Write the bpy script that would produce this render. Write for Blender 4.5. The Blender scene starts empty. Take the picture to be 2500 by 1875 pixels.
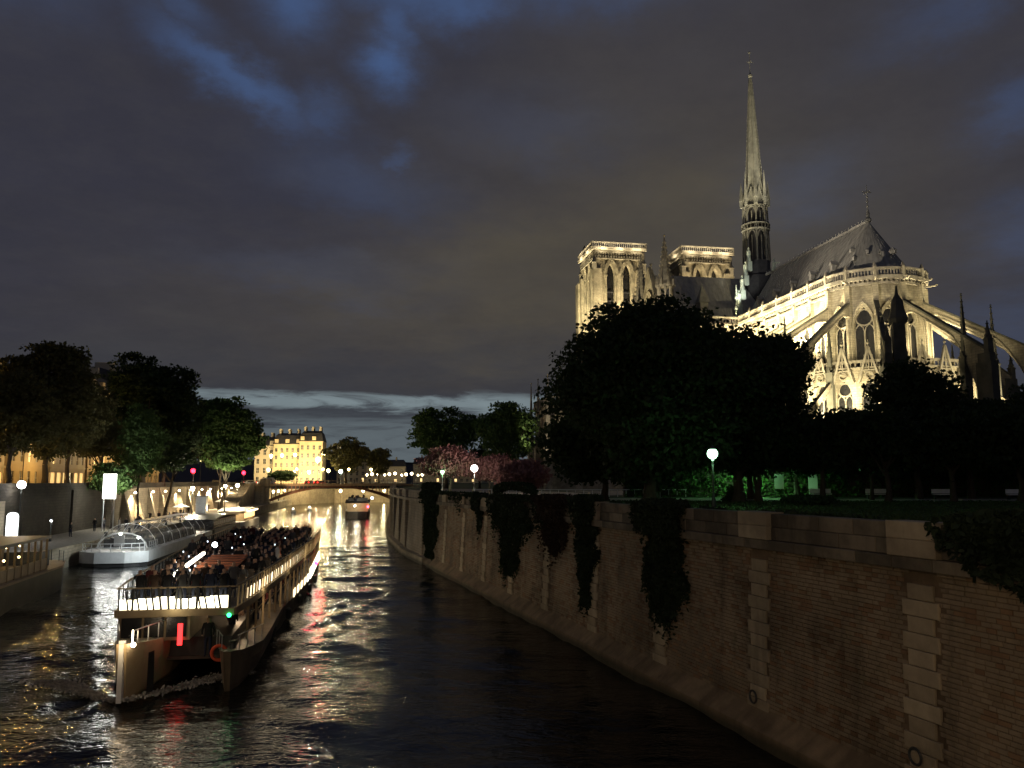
import bpy, math, random
import numpy as np
from mathutils import Vector, Matrix
R = math.radians
rnd = random.Random(7)
S = bpy.context.scene
col = S.collection

# ------------------------------------------------------------------ camera
cam_d = bpy.data.cameras.new('camera'); cam = bpy.data.objects.new('camera', cam_d); col.objects.link(cam)
cam.location = (0, 0, 8.5); cam.rotation_euler = (R(96.75), 0, 0)
cam_d.sensor_width = 36; cam_d.lens = 36*819/1024; cam_d.clip_end = 6000; cam_d.clip_start = 0.2
S.camera = cam
S.view_settings.view_transform = 'Standard'; S.view_settings.look = 'None'
S.view_settings.exposure = 0; S.view_settings.gamma = 1
S.render.engine = 'CYCLES'
S.cycles.use_denoising = True
S.cycles.max_bounces = 5; S.cycles.diffuse_bounces = 2; S.cycles.glossy_bounces = 3
S.cycles.transmission_bounces = 4; S.cycles.transparent_max_bounces = 8
S.cycles.sample_clamp_indirect = 3.0
S.cycles.caustics_reflective = False; S.cycles.caustics_refractive = False

# ------------------------------------------------------------------ world: overcast dusk sky
world = bpy.data.worlds.new('World'); S.world = world; world.use_nodes = True
wt = world.node_tree; wt.nodes.clear()
class NG:
    """tiny node-graph writer"""
    def __init__(s, t): s.t = t
    def n(s, typ, **k):
        o = s.t.nodes.new(typ)
        for a, b in k.items(): setattr(o, a, b)
        return o
    def lk(s, a, b): s.t.links.new(a, b)
    def m(s, op, a, b=None, c=None, clamp=False):
        o = s.n('ShaderNodeMath', operation=op); o.use_clamp = clamp
        for i, v in enumerate((a, b, c)):
            if v is None: continue
            if isinstance(v, (int, float)): o.inputs[i].default_value = v
            else: s.lk(v, o.inputs[i])
        return o.outputs[0]
    def mix(s, f, a, b, typ='MIX'):
        o = s.n('ShaderNodeMix', data_type='RGBA', blend_type=typ)
        for i, v in ((0, f), (6, a), (7, b)):
            if isinstance(v, (int, float)): o.inputs[i].default_value = v
            elif isinstance(v, tuple): o.inputs[i].default_value = (*v, 1)
            else: s.lk(v, o.inputs[i])
        return o.outputs[2]
    def noise(s, vec, scale, detail=4, rough=.5, dist=0, out=0):
        o = s.n('ShaderNodeTexNoise'); o.inputs['Scale'].default_value = scale
        o.inputs['Detail'].default_value = detail; o.inputs['Roughness'].default_value = rough
        o.inputs['Distortion'].default_value = dist
        if vec is not None: s.lk(vec, o.inputs['Vector'])
        return o.outputs[out]
    def sm(s, x, a, b, lo=0., hi=1.):
        o = s.n('ShaderNodeMapRange', interpolation_type='SMOOTHSTEP')
        s.lk(x, o.inputs[0])
        for i, v in ((1, a), (2, b), (3, lo), (4, hi)): o.inputs[i].default_value = v
        return o.outputs[0]
    def comb(s, x, y, z):
        o = s.n('ShaderNodeCombineXYZ')
        for i, v in enumerate((x, y, z)):
            if isinstance(v, (int, float)): o.inputs[i].default_value = v
            else: s.lk(v, o.inputs[i])
        return o.outputs[0]
g = NG(wt)
tc = g.n('ShaderNodeTexCoord'); sp = g.n('ShaderNodeSeparateXYZ'); g.lk(tc.outputs['Generated'], sp.inputs[0])
vx, vy, vz = sp.outputs
zz = g.m('MAXIMUM', vz, 0.0)
den = g.m('ADD', zz, 0.16)
pv = g.comb(g.m('DIVIDE', vx, den), g.m('DIVIDE', vy, den), 0.0)        # cloud-deck coordinates
az = g.m('MULTIPLY', g.m('ARCTAN2', vx, vy), 57.2958)
el = g.m('MULTIPLY', g.m('ARCSINE', vz), 57.2958)
w1 = g.noise(pv, 1.1, 3, .5); w2 = g.noise(pv, .5, 3, .5)
wj = g.m('ADD', g.m('MULTIPLY', g.m('SUBTRACT', w1, .5), 6.5), g.m('MULTIPLY', g.m('SUBTRACT', g.noise(pv, 5.5, 7, .68), .5), 5.0))
wk = g.m('ADD', g.m('MULTIPLY', g.m('SUBTRACT', g.noise(g.comb(g.m('DIVIDE', vy, den), g.m('DIVIDE', vx, den), 3.7), 1.6, 4, .55), .5), 7.0), g.m('MULTIPLY', g.m('SUBTRACT', g.noise(g.comb(g.m('DIVIDE', vy, den), g.m('DIVIDE', vx, den), 8.1), 6.5, 7, .68), .5), 4.5))
azw = g.m('ADD', az, wj); elw = g.m('ADD', el, wk)
def blob(a0, e0, sa, se, tilt=0., amp=1.):
    da = g.m('SUBTRACT', azw, a0); de = g.m('SUBTRACT', elw, e0)
    c, s_ = math.cos(R(tilt)), math.sin(R(tilt))
    u = g.m('ADD', g.m('MULTIPLY', da, c/sa), g.m('MULTIPLY', de, s_/sa))
    v = g.m('ADD', g.m('MULTIPLY', da, -s_/se), g.m('MULTIPLY', de, c/se))
    r2 = g.m('ADD', g.m('MULTIPLY', u, u), g.m('MULTIPLY', v, v))
    return g.m('MULTIPLY', g.m('EXPONENT', g.m('MULTIPLY', r2, -1.0)), amp)
gaps = None
for b in ((-20.0, 25.4, 5.8, 1.25, -27, .8), (-24.5, 30.0, 3.6, 1.2, -30, .5), (-15.6, 31.0, 2.2, 2.6, -45, .8), (-9.3, 27.9, 2.0, 1.9, 60, 1.0), (-8.8, 30.8, 1.5, 2.2, 0, .7),
          (-7.5, 32.6, 6, 1.8, 0, .65), (-3.5, 32.3, 5, 1.6, 0, .75), (6, 33, 9, 2.2, 0, .5), (-14.2, 23.8, 1.4, 2.2, 80, .45), (-8.0, 21.7, 1.1, .8, 0, .35),
          (-11, 20.0, 6, 2.2, -12, .25), (32, 22.6, 2.4, 1.5, 30, .42), (31, 29.5, 6, 1.3, 22, .32), (34, 14.8, 3, 2.4, 0, .3), (33, 9.0, 6, 2.2, 0, .22),
          (20, 19, 4, 2.5, 20, .2), (-34, 30, 7, 2.5, 0, .25), (-14, 14.0, 8, 1.6, 0, .12), (2, 24, 7, 2, -10, .12)):
    o = blob(*b); gaps = o if gaps is None else g.m('MAXIMUM', gaps, o)
far = g.m('MULTIPLY', g.sm(w2, .52, .66), g.sm(vz, .55, .8))           # the same broken deck overhead
gaps = g.m('MAXIMUM', gaps, g.m('MULTIPLY', far, .6))
gaps = g.m('MULTIPLY', gaps, g.m('ADD', .72, g.m('MULTIPLY', w1, .55)))
# cloud body: city glow (brown) against cooler grey
glow = g.m('ADD', blob(12, 14, 19, 13, 18, 1.0), g.m('ADD', blob(-9, 12, 20, 4.5, 12, .55), g.m('MULTIPLY', g.m('SUBTRACT', w1, .5), .6)), clamp=True)
cloud = g.mix(glow, (.038, .038, .053), (.078, .068, .053))
cloud = g.mix(g.sm(elw, 3, 13), (.043, .045, .053), cloud)
cloud = g.mix(g.m('MULTIPLY', g.m('SUBTRACT', g.noise(pv, 2.6, 6, .6), .4), .9, clamp=True), cloud, (.030, .029, .037))
cloud = g.mix(g.m('MULTIPLY', g.m('SUBTRACT', g.noise(pv, 7.5, 8, .7), .45), .7, clamp=True), cloud, (.066, .063, .064))
sky = g.n('ShaderNodeTexSky', sky_type='NISHITA'); sky.sun_disc = False; sky.sun_elevation = R(-3.0); sky.sun_rotation = R(-14)
clear = g.mix(1.0, (.052, .088, .205), sky.outputs[0], 'ADD')
clear = g.mix(.9, clear, (.048, .090, .205))
skyc = g.mix(gaps, cloud, clear)
# clear strip and cloud bars low in the west
bv = g.comb(g.m('MULTIPLY', az, .10), g.m('MULTIPLY', el, .8), 1.3)
bn = g.noise(bv, 1.0, 8, .66, .5)
bw = g.m('MULTIPLY', g.m('SUBTRACT', bn, .5), 2.6)
elb = g.m('ADD', el, bw)
def band(e0, w, soft=.45):
    return g.m('MULTIPLY', g.sm(elb, e0-w-soft, e0-w+soft*.3), g.sm(elb, e0+w-soft*.3, e0+w+soft, 1., 0.))
azf = g.m('MULTIPLY', g.sm(az, -60, -30), g.sm(az, -2, 12, 1., 0.))
b1 = g.m('MULTIPLY', g.m('MULTIPLY', band(5.4, .30), azf), .95)
b2 = g.m('MULTIPLY', g.m('MULTIPLY', band(2.6, 1.3, 1.0), azf), .42)
bb = g.m('MULTIPLY', g.m('MAXIMUM', b1, b2), g.sm(bn, .28, .5))
low = g.m('MULTIPLY', g.sm(el, 5.0, 6.6, 1., 0.), .6)
skyc = g.mix(low, skyc, (.042, .048, .060))
skyc = g.mix(bb, skyc, (.20, .25, .27))
skyc = g.mix(g.m('MULTIPLY', g.sm(g.noise(pv, 3.4, 8, .72), .38, .66), .12), skyc, (.020, .020, .026))
bg = g.n('ShaderNodeBackground'); g.lk(skyc, bg.inputs[0]); bg.inputs[1].default_value = 1.0
wo = g.n('ShaderNodeOutputWorld'); g.lk(bg.outputs[0], wo.inputs[0])

# ------------------------------------------------------------------ materials
def M(name, c1, c2=None, scale=1.5, rough=.85, bump=0., bscale=None, metal=0., stretch=(1, 1, 1), spec=.3, detail=5, contrast=(.3, .7), trans=0., stain=0., wet=False, rand=.5):
    m = bpy.data.materials.new(name); m.use_nodes = True; t = m.node_tree; q = NG(t)
    p = t.nodes['Principled BSDF']; p.inputs['Roughness'].default_value = rough; p.inputs['Metallic'].default_value = metal
    p.inputs['Specular IOR Level'].default_value = spec
    tc = q.n('ShaderNodeTexCoord'); mp = q.n('ShaderNodeMapping'); mp.inputs['Scale'].default_value = stretch
    q.lk(tc.outputs['Object'], mp.inputs[0])
    if c2 is None: p.inputs['Base Color'].default_value = (*c1, 1)
    else:
        f = q.sm(q.noise(mp.outputs[0], scale, detail, .6), *contrast)
        oi = q.n('ShaderNodeObjectInfo')
        f = q.m('ADD', f, q.m('MULTIPLY', q.m('SUBTRACT', oi.outputs['Random'], .5), rand), clamp=True)
        cc = q.mix(f, c1, c2)
        if stain:      # soot, lichen and damp running over the whole wall
            gm = q.n('ShaderNodeNewGeometry'); ss = q.n('ShaderNodeSeparateXYZ'); q.lk(gm.outputs['Position'], ss.inputs[0])
            n1 = q.noise(gm.outputs['Position'], .33, 6, .62); hv = q.comb(q.m('MULTIPLY', ss.outputs[1], 1.3), q.m('MULTIPLY', ss.outputs[2], .16), 2.); n2 = q.noise(hv, 1, 5, .6)
            k = q.m('MULTIPLY', q.m('ADD', q.sm(n1, .42, .68), q.m('MULTIPLY', q.sm(n2, .48, .7), .7), clamp=True), stain)
            cc = q.mix(k, cc, tuple(x*.28 for x in c1))
            cc = q.mix(q.m('MULTIPLY', q.sm(q.noise(gm.outputs['Position'], 1.7, 5, .65), .5, .72), stain*.6), cc, (c1[0]*.55, c1[1]*.62, c1[2]*.55))
            if wet: cc = q.mix(q.sm(q.m('ADD', ss.outputs[2], q.m('MULTIPLY', n1, .5)), .35, .75, .8, 0.), cc, (.02, .024, .014))
        q.lk(cc, p.inputs['Base Color'])
    if bump:
        b = q.n('ShaderNodeBump'); b.inputs['Strength'].default_value = bump; b.inputs['Distance'].default_value = .05
        q.lk(q.noise(mp.outputs[0], bscale or scale*6, 5, .65), b.inputs['Height']); q.lk(b.outputs[0], p.inputs['Normal'])
    if trans: p.inputs['Transmission Weight'].default_value = trans
    return m
def EM(name, c, s):
    m = bpy.data.materials.new(name); m.use_nodes = True; t = m.node_tree
    p = t.nodes['Principled BSDF']; p.inputs['Base Color'].default_value = (*[min(1, x)*.8 for x in c], 1)
    p.inputs['Emission Color'].default_value = (*c, 1); p.inputs['Emission Strength'].default_value = s
    return m
def brickmat(name, c1, c2, mortar, bw=.6, bh=.3, rough=.9, dirt=.5, ms=.012, axes='xz'):
    """coursed masonry for walls too far off to tell the stones apart"""
    m = bpy.data.materials.new(name); m.use_nodes = True; t = m.node_tree; q = NG(t)
    p = t.nodes['Principled BSDF']; p.inputs['Roughness'].default_value = rough; p.inputs['Specular IOR Level'].default_value = .2
    tc = q.n('ShaderNodeTexCoord'); s = q.n('ShaderNodeSeparateXYZ'); q.lk(tc.outputs['Object'], s.inputs[0])
    u = q.m('ADD', s.outputs[0], s.outputs[1])
    v = q.comb(u, s.outputs[2], 0.0)
    b = q.n('ShaderNodeTexBrick'); q.lk(v, b.inputs['Vector'])
    b.inputs['Color1'].default_value = (*c1, 1); b.inputs['Color2'].default_value = (*c2, 1); b.inputs['Mortar'].default_value = (*mortar, 1)
    b.inputs['Scale'].default_value = 1; b.inputs['Brick Width'].default_value = bw; b.inputs['Row Height'].default_value = bh
    b.inputs['Mortar Size'].default_value = ms
    n = q.noise(tc.outputs['Object'], .35, 6, .65)
    f = q.sm(n, .35, .7); c = q.mix(q.m('MULTIPLY', f, dirt), b.outputs[0], tuple(x*.35 for x in c1))
    st = q.noise(q.comb(q.m('MULTIPLY', u, 1.6), q.m('MULTIPLY', s.outputs[2], .12), 0.), 1, 4, .6)
    c = q.mix(q.m('MULTIPLY', q.sm(st, .5, .75), .45*dirt), c, tuple(x*.3 for x in c1))
    q.lk(c, p.inputs['Base Color'])
    bm_ = q.n('ShaderNodeBump'); bm_.inputs['Strength'].default_value = .5; bm_.inputs['Distance'].default_value = .04
    q.lk(q.m('ADD', q.m('MULTIPLY', b.outputs[1], -1), q.noise(tc.outputs['Object'], 5, 5, .6)), bm_.inputs['Height']); q.lk(bm_.outputs[0], p.inputs['Normal'])
    return m
m_stone = brickmat('cathedral_stone', (.42, .38, .28), (.33, .29, .21), (.17, .15, .11), .9, .38, dirt=.95, ms=.02)
m_stone2 = M('carved_stone', (.36, .33, .26), (.20, .18, .145), .8, .9, .4, 6)
m_darkstone = M('unlit_stone', (.12, .115, .09), (.07, .07, .055), .6, .95, .4, 5)  # lack of floodlight put into the colour of piers, pinnacles and copings
m_lead = M('lead_roof', (.36, .35, .31), (.25, .245, .22), .5, .6, .3, 3, stretch=(3, 3, .25))
m_spire = M('spire_lead', (.23, .23, .20), (.12, .12, .11), .8, .6, .3, 5)
m_spired = M('dull_spire_lead', (.16, .155, .13), (.08, .08, .07), .8, .6, .3, 5)
m_copper = M('copper_statue', (.55, .62, .52), (.42, .50, .42), 3, .6)
m_glassdark = M('dark_glass', (.012, .012, .014), (.02, .02, .02), 2, .25, spec=.5)
m_quay = M('quay_stone', (.27, .22, .15), (.15, .12, .082), .25, .9, .35, 9, contrast=(.35, .68), stain=.62)
m_quoin = M('quoin_stone', (.42, .36, .25), (.26, .22, .15), .6, .88, .5, 7, stain=.6, wet=True, rand=.9)
m_parapet = M('parapet_stone', (.21, .18, .13), (.075, .066, .048), .7, .9, .5, 7, stain=.85, rand=1.1)
m_mortar = M('mortar', (.20, .145, .09), (.12, .09, .058), .8, .95, .5, 9, stain=.8)
m_quayfar = brickmat('quay_masonry', (.40, .35, .26), (.33, .29, .21), (.2, .17, .13), .6, .3, dirt=.55)
m_left = brickmat('embankment_masonry', (.38, .32, .23), (.30, .255, .185), (.17, .145, .11), .7, .34, dirt=.5)
m_leftdark = brickmat('unlit_embankment', (.06, .052, .038), (.045, .038, .028), (.02, .018, .014), .7, .34, dirt=.7)  # darkness of the unlit stretch put into the masonry colour
m_cobble = M('quay_paving', (.26, .23, .18), (.16, .14, .11), 2.5, .8, .5, 9)
m_asphalt = M('asphalt', (.05, .05, .05), (.035, .035, .035), 3, .85, .3, 20)
m_gravel = M('gravel', (.34, .31, .25), (.26, .235, .19), 4, .95, .4, 25)
m_grass = M('lawn', (.035, .06, .018), (.02, .035, .012), 3, .95, .6, 25)
m_bark = M('bark', (.075, .06, .045), (.045, .036, .028), 3, .95, .7, 12, stretch=(1, 1, .3))
m_iron = M('painted_iron', (.035, .04, .038), (.02, .022, .022), 3, .5, spec=.4)
m_white = M('white_paint', (.72, .72, .70), (.60, .60, .57), 1.2, .45, spec=.4)
m_cream = M('cream_hull_paint', (.56, .44, .27), (.44, .33, .19), .8, .5, .08, 6, spec=.35)
m_darkhull = M('dark_hull_paint', (.05, .05, .045), (.03, .03, .03), 1, .45, spec=.4)
m_deck = M('boat_deck', (.10, .085, .07), (.07, .06, .05), 3, .8)
m_redbrown = M('red_brown_canopy', (.30, .11, .06), (.22, .075, .04), 1.5, .7)
m_tan = M('tan_panel', (.38, .29, .17), (.28, .21, .12), 1.5, .6)
m_rust = M('rusty_girder', (.22, .105, .06), (.14, .065, .04), 1.5, .6)
m_slate = M('slate_roof', (.05, .048, .05), (.03, .03, .033), 1.5, .6)
m_plaster = M('limestone_facade', (.60, .48, .30), (.50, .40, .25), .3, .9, .1, 4)
m_plaster2 = M('pale_facade', (.54, .48, .36), (.46, .40, .30), .3, .9, .1, 4)
m_orange = M('orange_plastic', (.55, .08, .03), None, rough=.5)
m_red = M('red_paint', (.45, .03, .02), None, rough=.5)
m_silver = M('brushed_metal', (.45, .46, .46), (.36, .37, .37), 3, .35, metal=.8)
m_skin = M('skin', (.32, .20, .14), None, rough=.6)
m_hair = M('hair', (.03, .022, .016), None, rough=.7)
coats = [M('coat_%s' % n, c, None, rough=.85) for n, c in (('black', (.012, .012, .014)), ('navy', (.015, .02, .04)), ('brown', (.05, .03, .02)),
         ('grey', (.07, .07, .072)), ('maroon', (.07, .014, .014)), ('pale', (.38, .36, .33)), ('orange', (.50, .13, .05)))]
m_water = None

# ------------------------------------------------------------------ mesh builder
class MB:
    def __init__(s): s.v = []; s.f = []; s.mi = []
    def add(s, vs, fs, m=0):
        o = len(s.v); s.v += [tuple(map(float, p)) for p in vs]; s.f += [tuple(i+o for i in f) for f in fs]; s.mi += [m]*len(fs); return s
    def box(s, x0, x1, y0, y1, z0, z1, m=0):
        return s.add([(x0,y0,z0),(x1,y0,z0),(x1,y1,z0),(x0,y1,z0),(x0,y0,z1),(x1,y0,z1),(x1,y1,z1),(x0,y1,z1)],
              [(0,3,2,1),(4,5,6,7),(0,1,5,4),(1,2,6,5),(2,3,7,6),(3,0,4,7)], m)
    def obox(s, c, ang, hx, hy, z0, z1, m=0, top=1.):
        ca, sa = math.cos(ang), math.sin(ang); vs = []
        for z, k in ((z0, 1.), (z1, top)):
            for a, b in ((-1,-1),(1,-1),(1,1),(-1,1)):
                vs.append((c[0]+ca*a*hx*k-sa*b*hy*k, c[1]+sa*a*hx*k+ca*b*hy*k, z))
        return s.add(vs, [(0,3,2,1),(4,5,6,7),(0,1,5,4),(1,2,6,5),(2,3,7,6),(3,0,4,7)], m)
    def prism(s, poly, z0, z1, m=0, caps=True):
        n = len(poly); vs = [(x,y,z0) for x,y in poly]+[(x,y,z1) for x,y in poly]
        fs = [(i,(i+1)%n,n+(i+1)%n,n+i) for i in range(n)]
        if caps: fs += [tuple(range(n-1,-1,-1)), tuple(range(n,2*n))]
        return s.add(vs, fs, m)
    def bar(s, p, q, w, h=None, m=0, up=(0,0,1)):
        p, q = Vector(p), Vector(q); h = h or w; d = (q-p).normalized(); u = Vector(up)
        if abs(d.dot(u)) > .97: u = Vector((1,0,0))
        a = d.cross(u).normalized()*w/2; b = a.cross(d).normalized()*h/2
        vs = [p-a-b,p+a-b,p+a+b,p-a+b,q-a-b,q+a-b,q+a+b,q-a+b]
        return s.add(vs, [(0,3,2,1),(4,5,6,7),(0,1,5,4),(1,2,6,5),(2,3,7,6),(3,0,4,7)], m)
    def tube(s, p, q, r0, r1=None, n=6, m=0):
        p, q = Vector(p), Vector(q); r1 = r0 if r1 is None else r1; d = (q-p).normalized()
        u = Vector((0,0,1)) if abs(d.z) < .95 else Vector((1,0,0)); a = d.cross(u).normalized(); b = a.cross(d)
        vs = [p+(a*math.cos(t)+b*math.sin(t))*r0 for t in (2*math.pi*i/n for i in range(n))]+[q+(a*math.cos(t)+b*math.sin(t))*r1 for t in (2*math.pi*i/n for i in range(n))]
        return s.add(vs, [(i,(i+1)%n,n+(i+1)%n,n+i) for i in range(n)]+[tuple(range(n-1,-1,-1)),tuple(range(n,2*n))], m)
    def lathe(s, prof, n=12, c=(0,0,0), m=0, a0=0.):
        vs = []
        for r, z in prof: vs += [(c[0]+r*math.cos(a0+2*math.pi*i/n), c[1]+r*math.sin(a0+2*math.pi*i/n), c[2]+z) for i in range(n)]
        fs = [(j*n+i, j*n+(i+1)%n, (j+1)*n+(i+1)%n, (j+1)*n+i) for j in range(len(prof)-1) for i in range(n)]
        fs += [tuple(range(n-1,-1,-1)), tuple((len(prof)-1)*n+i for i in range(n))]
        return s.add(vs, fs, m)
    def ball(s, c, r, n=8, m=0, sz=1.):
        pr = [(r*math.sin(math.pi*k/n)+.0005, -r*sz*math.cos(math.pi*k/n)) for k in range(n+1)]
        return s.lathe(pr, n+2, c, m)
    def ring(s, c, r, t, n=16, k=6, axis='y', m=0, ang=0.):
        vs = []
        for i in range(n):
            a = 2*math.pi*i/n
            for j in range(k):
                b = 2*math.pi*j/k; rr = r+t*math.cos(b); x, z, y = rr*math.cos(a), rr*math.sin(a), t*math.sin(b)
                if axis == 'y': x, y = x*math.cos(ang)-y*math.sin(ang), x*math.sin(ang)+y*math.cos(ang)
                else: x, y = y, x
                vs.append((c[0]+x, c[1]+y, c[2]+z))
        return s.add(vs, [(i*k+j, i*k+(j+1)%k, ((i+1)%n)*k+(j+1)%k, ((i+1)%n)*k+j) for i in range(n) for j in range(k)], m)
    def strip(s, pts, p0, d, hw, m=0):
        """pts: (r, ztop, zbot) swept to half-width hw either side of the vertical plane through p0 along d"""
        d = Vector((d[0], d[1], 0)).normalized(); w = Vector((-d.y, d.x, 0))*hw; vs = []
        for r, zt, zb in pts:
            c = Vector((p0[0], p0[1], 0))+d*r
            for sg, z in ((-1, zb), (1, zb), (1, zt), (-1, zt)): vs.append(c+w*sg+Vector((0, 0, z)))
        n = len(pts); fs = []
        for i in range(n-1):
            a, b = i*4, i*4+4
            for k in range(4): fs.append((a+k, a+(k+1)%4, b+(k+1)%4, b+k))
        fs += [(0,1,2,3), (4*n-1,4*n-2,4*n-3,4*n-4)]
        return s.add(vs, fs, m)
    def build(s, name, mat, parent=None, smooth=False, **pr):
        me = bpy.data.meshes.new(name); me.from_pydata(s.v, [], s.f)
        for x in (mat if isinstance(mat, (list, tuple)) else [mat]): me.materials.append(x)
        if any(s.mi): me.polygons.foreach_set('material_index', s.mi)
        if smooth: me.polygons.foreach_set('use_smooth', [True]*len(me.polygons))
        me.update()
        return link(name, me, parent, **pr)
def link(name, data, parent=None, **pr):
    o = bpy.data.objects.new(name, data); col.objects.link(o)
    if parent: o.parent = parent
    for k, v in pr.items(): o[k] = v
    return o
def empty(name, loc, rz=0, **pr):
    o = link(name, None, None, **pr); o.location = loc; o.rotation_euler = (0, 0, rz); o.empty_display_size = .5; return o
def dup(o, parent=None, loc=None, rz=None, **pr):
    c = o.copy(); col.objects.link(c); c.parent = parent
    if loc is not None: c.location = loc
    if rz is not None: c.rotation_euler = (0, 0, rz)
    for ch in o.children: dup(ch, c)
    for k, v in pr.items(): c[k] = v
    return c
def lamp(name, loc, power, color=(1, .85, .6), target=None, angle=90, blend=.6, size=.15, parent=None):
    ld = bpy.data.lights.new(name, 'SPOT' if target else 'POINT'); ld.energy = power; ld.color = color; ld.shadow_soft_size = size
    o = bpy.data.objects.new(name, ld); col.objects.link(o)
    if parent: o.parent = parent
    o.location = loc
    if target:
        ld.spot_size = R(angle); ld.spot_blend = blend
        o.rotation_euler = (Vector(target)-Vector(loc)).to_track_quat('-Z', 'Y').to_euler()
    return o
def gothic(u):   # pointed-arch profile, u = 0 centre .. 1 edge -> 1 .. 0
    u = min(1, abs(u)); return math.sqrt(max(0, 4-(1+u)**2))/math.sqrt(3)
def rounda(u): return math.sqrt(max(0, 1-u*u))
def arch_wall(mb, O, U, N, x0, x1, z0, z1, holes, depth=.6, n=6, m=0, shape=gothic):
    """wall strip in the plane O + U x, outward normal N; holes = (cx, w, zb, zs, zt)"""
    O, U, N = Vector(O), Vector(U).normalized(), Vector(N).normalized()
    P = lambda x, z, d=0: O+U*x-N*d+Vector((0, 0, z))
    quad = lambda a, b, c, d: mb.add([a, b, c, d], [(0, 1, 2, 3)], m)
    cur = x0
    for cx, w, zb, zs, zt in sorted(holes):
        a, b = cx-w/2, cx+w/2
        if a > cur: quad(P(cur, z0), P(a, z0), P(a, z1), P(cur, z1))
        if zb > z0: quad(P(a, z0), P(b, z0), P(b, zb), P(a, zb))
        xs = [a+w*i/(2*n) for i in range(2*n+1)]; top = [zs+(zt-zs)*shape((x-cx)/(w/2)) for x in xs]
        for i in range(2*n):
            quad(P(xs[i], top[i]), P(xs[i+1], top[i+1]), P(xs[i+1], z1), P(xs[i], z1))
            quad(P(xs[i], top[i]), P(xs[i], top[i], depth), P(xs[i+1], top[i+1], depth), P(xs[i+1], top[i+1]))
        quad(P(a, zb), P(a, zb, depth), P(a, top[0], depth), P(a, top[0])); quad(P(b, top[-1]), P(b, top[-1], depth), P(b, zb, depth), P(b, zb))
        quad(P(a, zb), P(b, zb), P(b, zb, depth), P(a, zb, depth))
        cur = b
    if cur < x1: quad(P(cur, z0), P(x1, z0), P(x1, z1), P(cur, z1))
def window(parent, O, U, N, hole, depth, mat=None, tracery=True, tmat=None, rose=True):
    O, U, N = Vector(O), Vector(U).normalized(), Vector(N).normalized(); cx, w, zb, zs, zt = hole
    P = lambda x, z, d=0: O+U*x-N*d+Vector((0, 0, z))
    n = 8; xs = [cx-w/2+w*i/n for i in range(n+1)]; top = [zs+(zt-zs)*gothic((x-cx)/(w/2)) for x in xs]
    mb = MB()
    for i in range(n): mb.add([P(xs[i], zb, depth), P(xs[i+1], zb, depth), P(xs[i+1], top[i+1], depth), P(xs[i], top[i], depth)], [(0, 1, 2, 3)])
    o = mb.build('window', mat or m_glassdark, parent)
    if tracery:
        t = MB(); d = depth-.2
        hl = zt-1.32*w if rose else zs
        t.bar(P(cx, zb, d), P(cx, hl, d), .18)
        for sg in (-1, 1):
            pts = [(cx+sg*w/4+w/4*k, hl-w*.02+(w*.42)*gothic(k)) for k in (-1, -.7, -.35, 0, .35, .7, 1)]
            for a, b in zip(pts, pts[1:]): t.bar(P(*a, d), P(*b, d), .14)
        if rose:
            rr = w*.43; cz = hl+w*.35+rr
            pts = [(cx+rr*math.cos(a), cz+rr*math.sin(a)) for a in (2*math.pi*i/16 for i in range(17))]
            for a, b in zip(pts, pts[1:]): t.bar(P(*a, d), P(*b, d), .2)
        for sg in (-1, 1): t.bar(P(cx+sg*(w/2-.05), zb, d), P(cx+sg*(w/2-.05), zs, d), .14)
        t.build('tracery', tmat or m_stone2, o)
    return o
def pinnacle(parent, x, y, z0, z1, w, mat, name='pinnacle', ang=0, crockets=True):
    mb = MB(); h = z1-z0; zb = z0+h*.42
    mb.obox((x, y), ang, w/2, w/2, z0, zb)
    mb.obox((x, y), ang, w*.6, w*.6, zb, zb+.22)
    for a in range(4):
        t = ang+a*math.pi/2; cx, cy = x+math.cos(t)*w*.42, y+math.sin(t)*w*.42
        mb.obox((cx, cy), t, w*.16, w*.3, zb+.22, zb+.22+w*.7, top=.2)
    mb.lathe([(w*.5, zb+.2), (w*.06, z1)], 4, (x, y, 0), a0=ang+math.pi/4)
    if crockets:
        k = max(3, int(h*.5/.7))
        for i in range(k):
            f = (i+.5)/k; z = zb+.2+(z1-zb-.2)*f; r = w*.5*(1-f)+.03
            for a in range(4):
                t = ang+math.pi/4+a*math.pi/2; mb.obox((x+math.cos(t)*r, y+math.sin(t)*r), t, .09, .07, z, z+.16)
    mb.ball((x, y, z1), max(.1, w*.13), 4)
    return mb.build(name, mat, parent)
def balustrade(parent, pts, z0, z1, mat, step=.55, post_every=None, name='balustrade'):
    mb = MB()
    for (xa, ya), (xb, yb) in zip(pts, pts[1:]):
        L = math.hypot(xb-xa, yb-ya); n = max(1, round(L/step)); ang = math.atan2(yb-ya, xb-xa); c = ((xa+xb)/2, (ya+yb)/2)
        mb.obox(c, ang, L/2+.05, .16, z1-.22, z1); mb.obox(c, ang, L/2+.05, .18, z0, z0+.2)
        for i in range(n+1):
            f = i/n; mb.obox((xa+(xb-xa)*f, ya+(yb-ya)*f), ang, .07, .09, z0+.2, z1-.22)
        for i in range(n):     # little arch heads between the posts
            f = (i+.5)/n; mb.obox((xa+(xb-xa)*f, ya+(yb-ya)*f), ang, L/n/2, .07, z1-.42, z1-.22)
    return mb.build(name, mat, parent)

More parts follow.
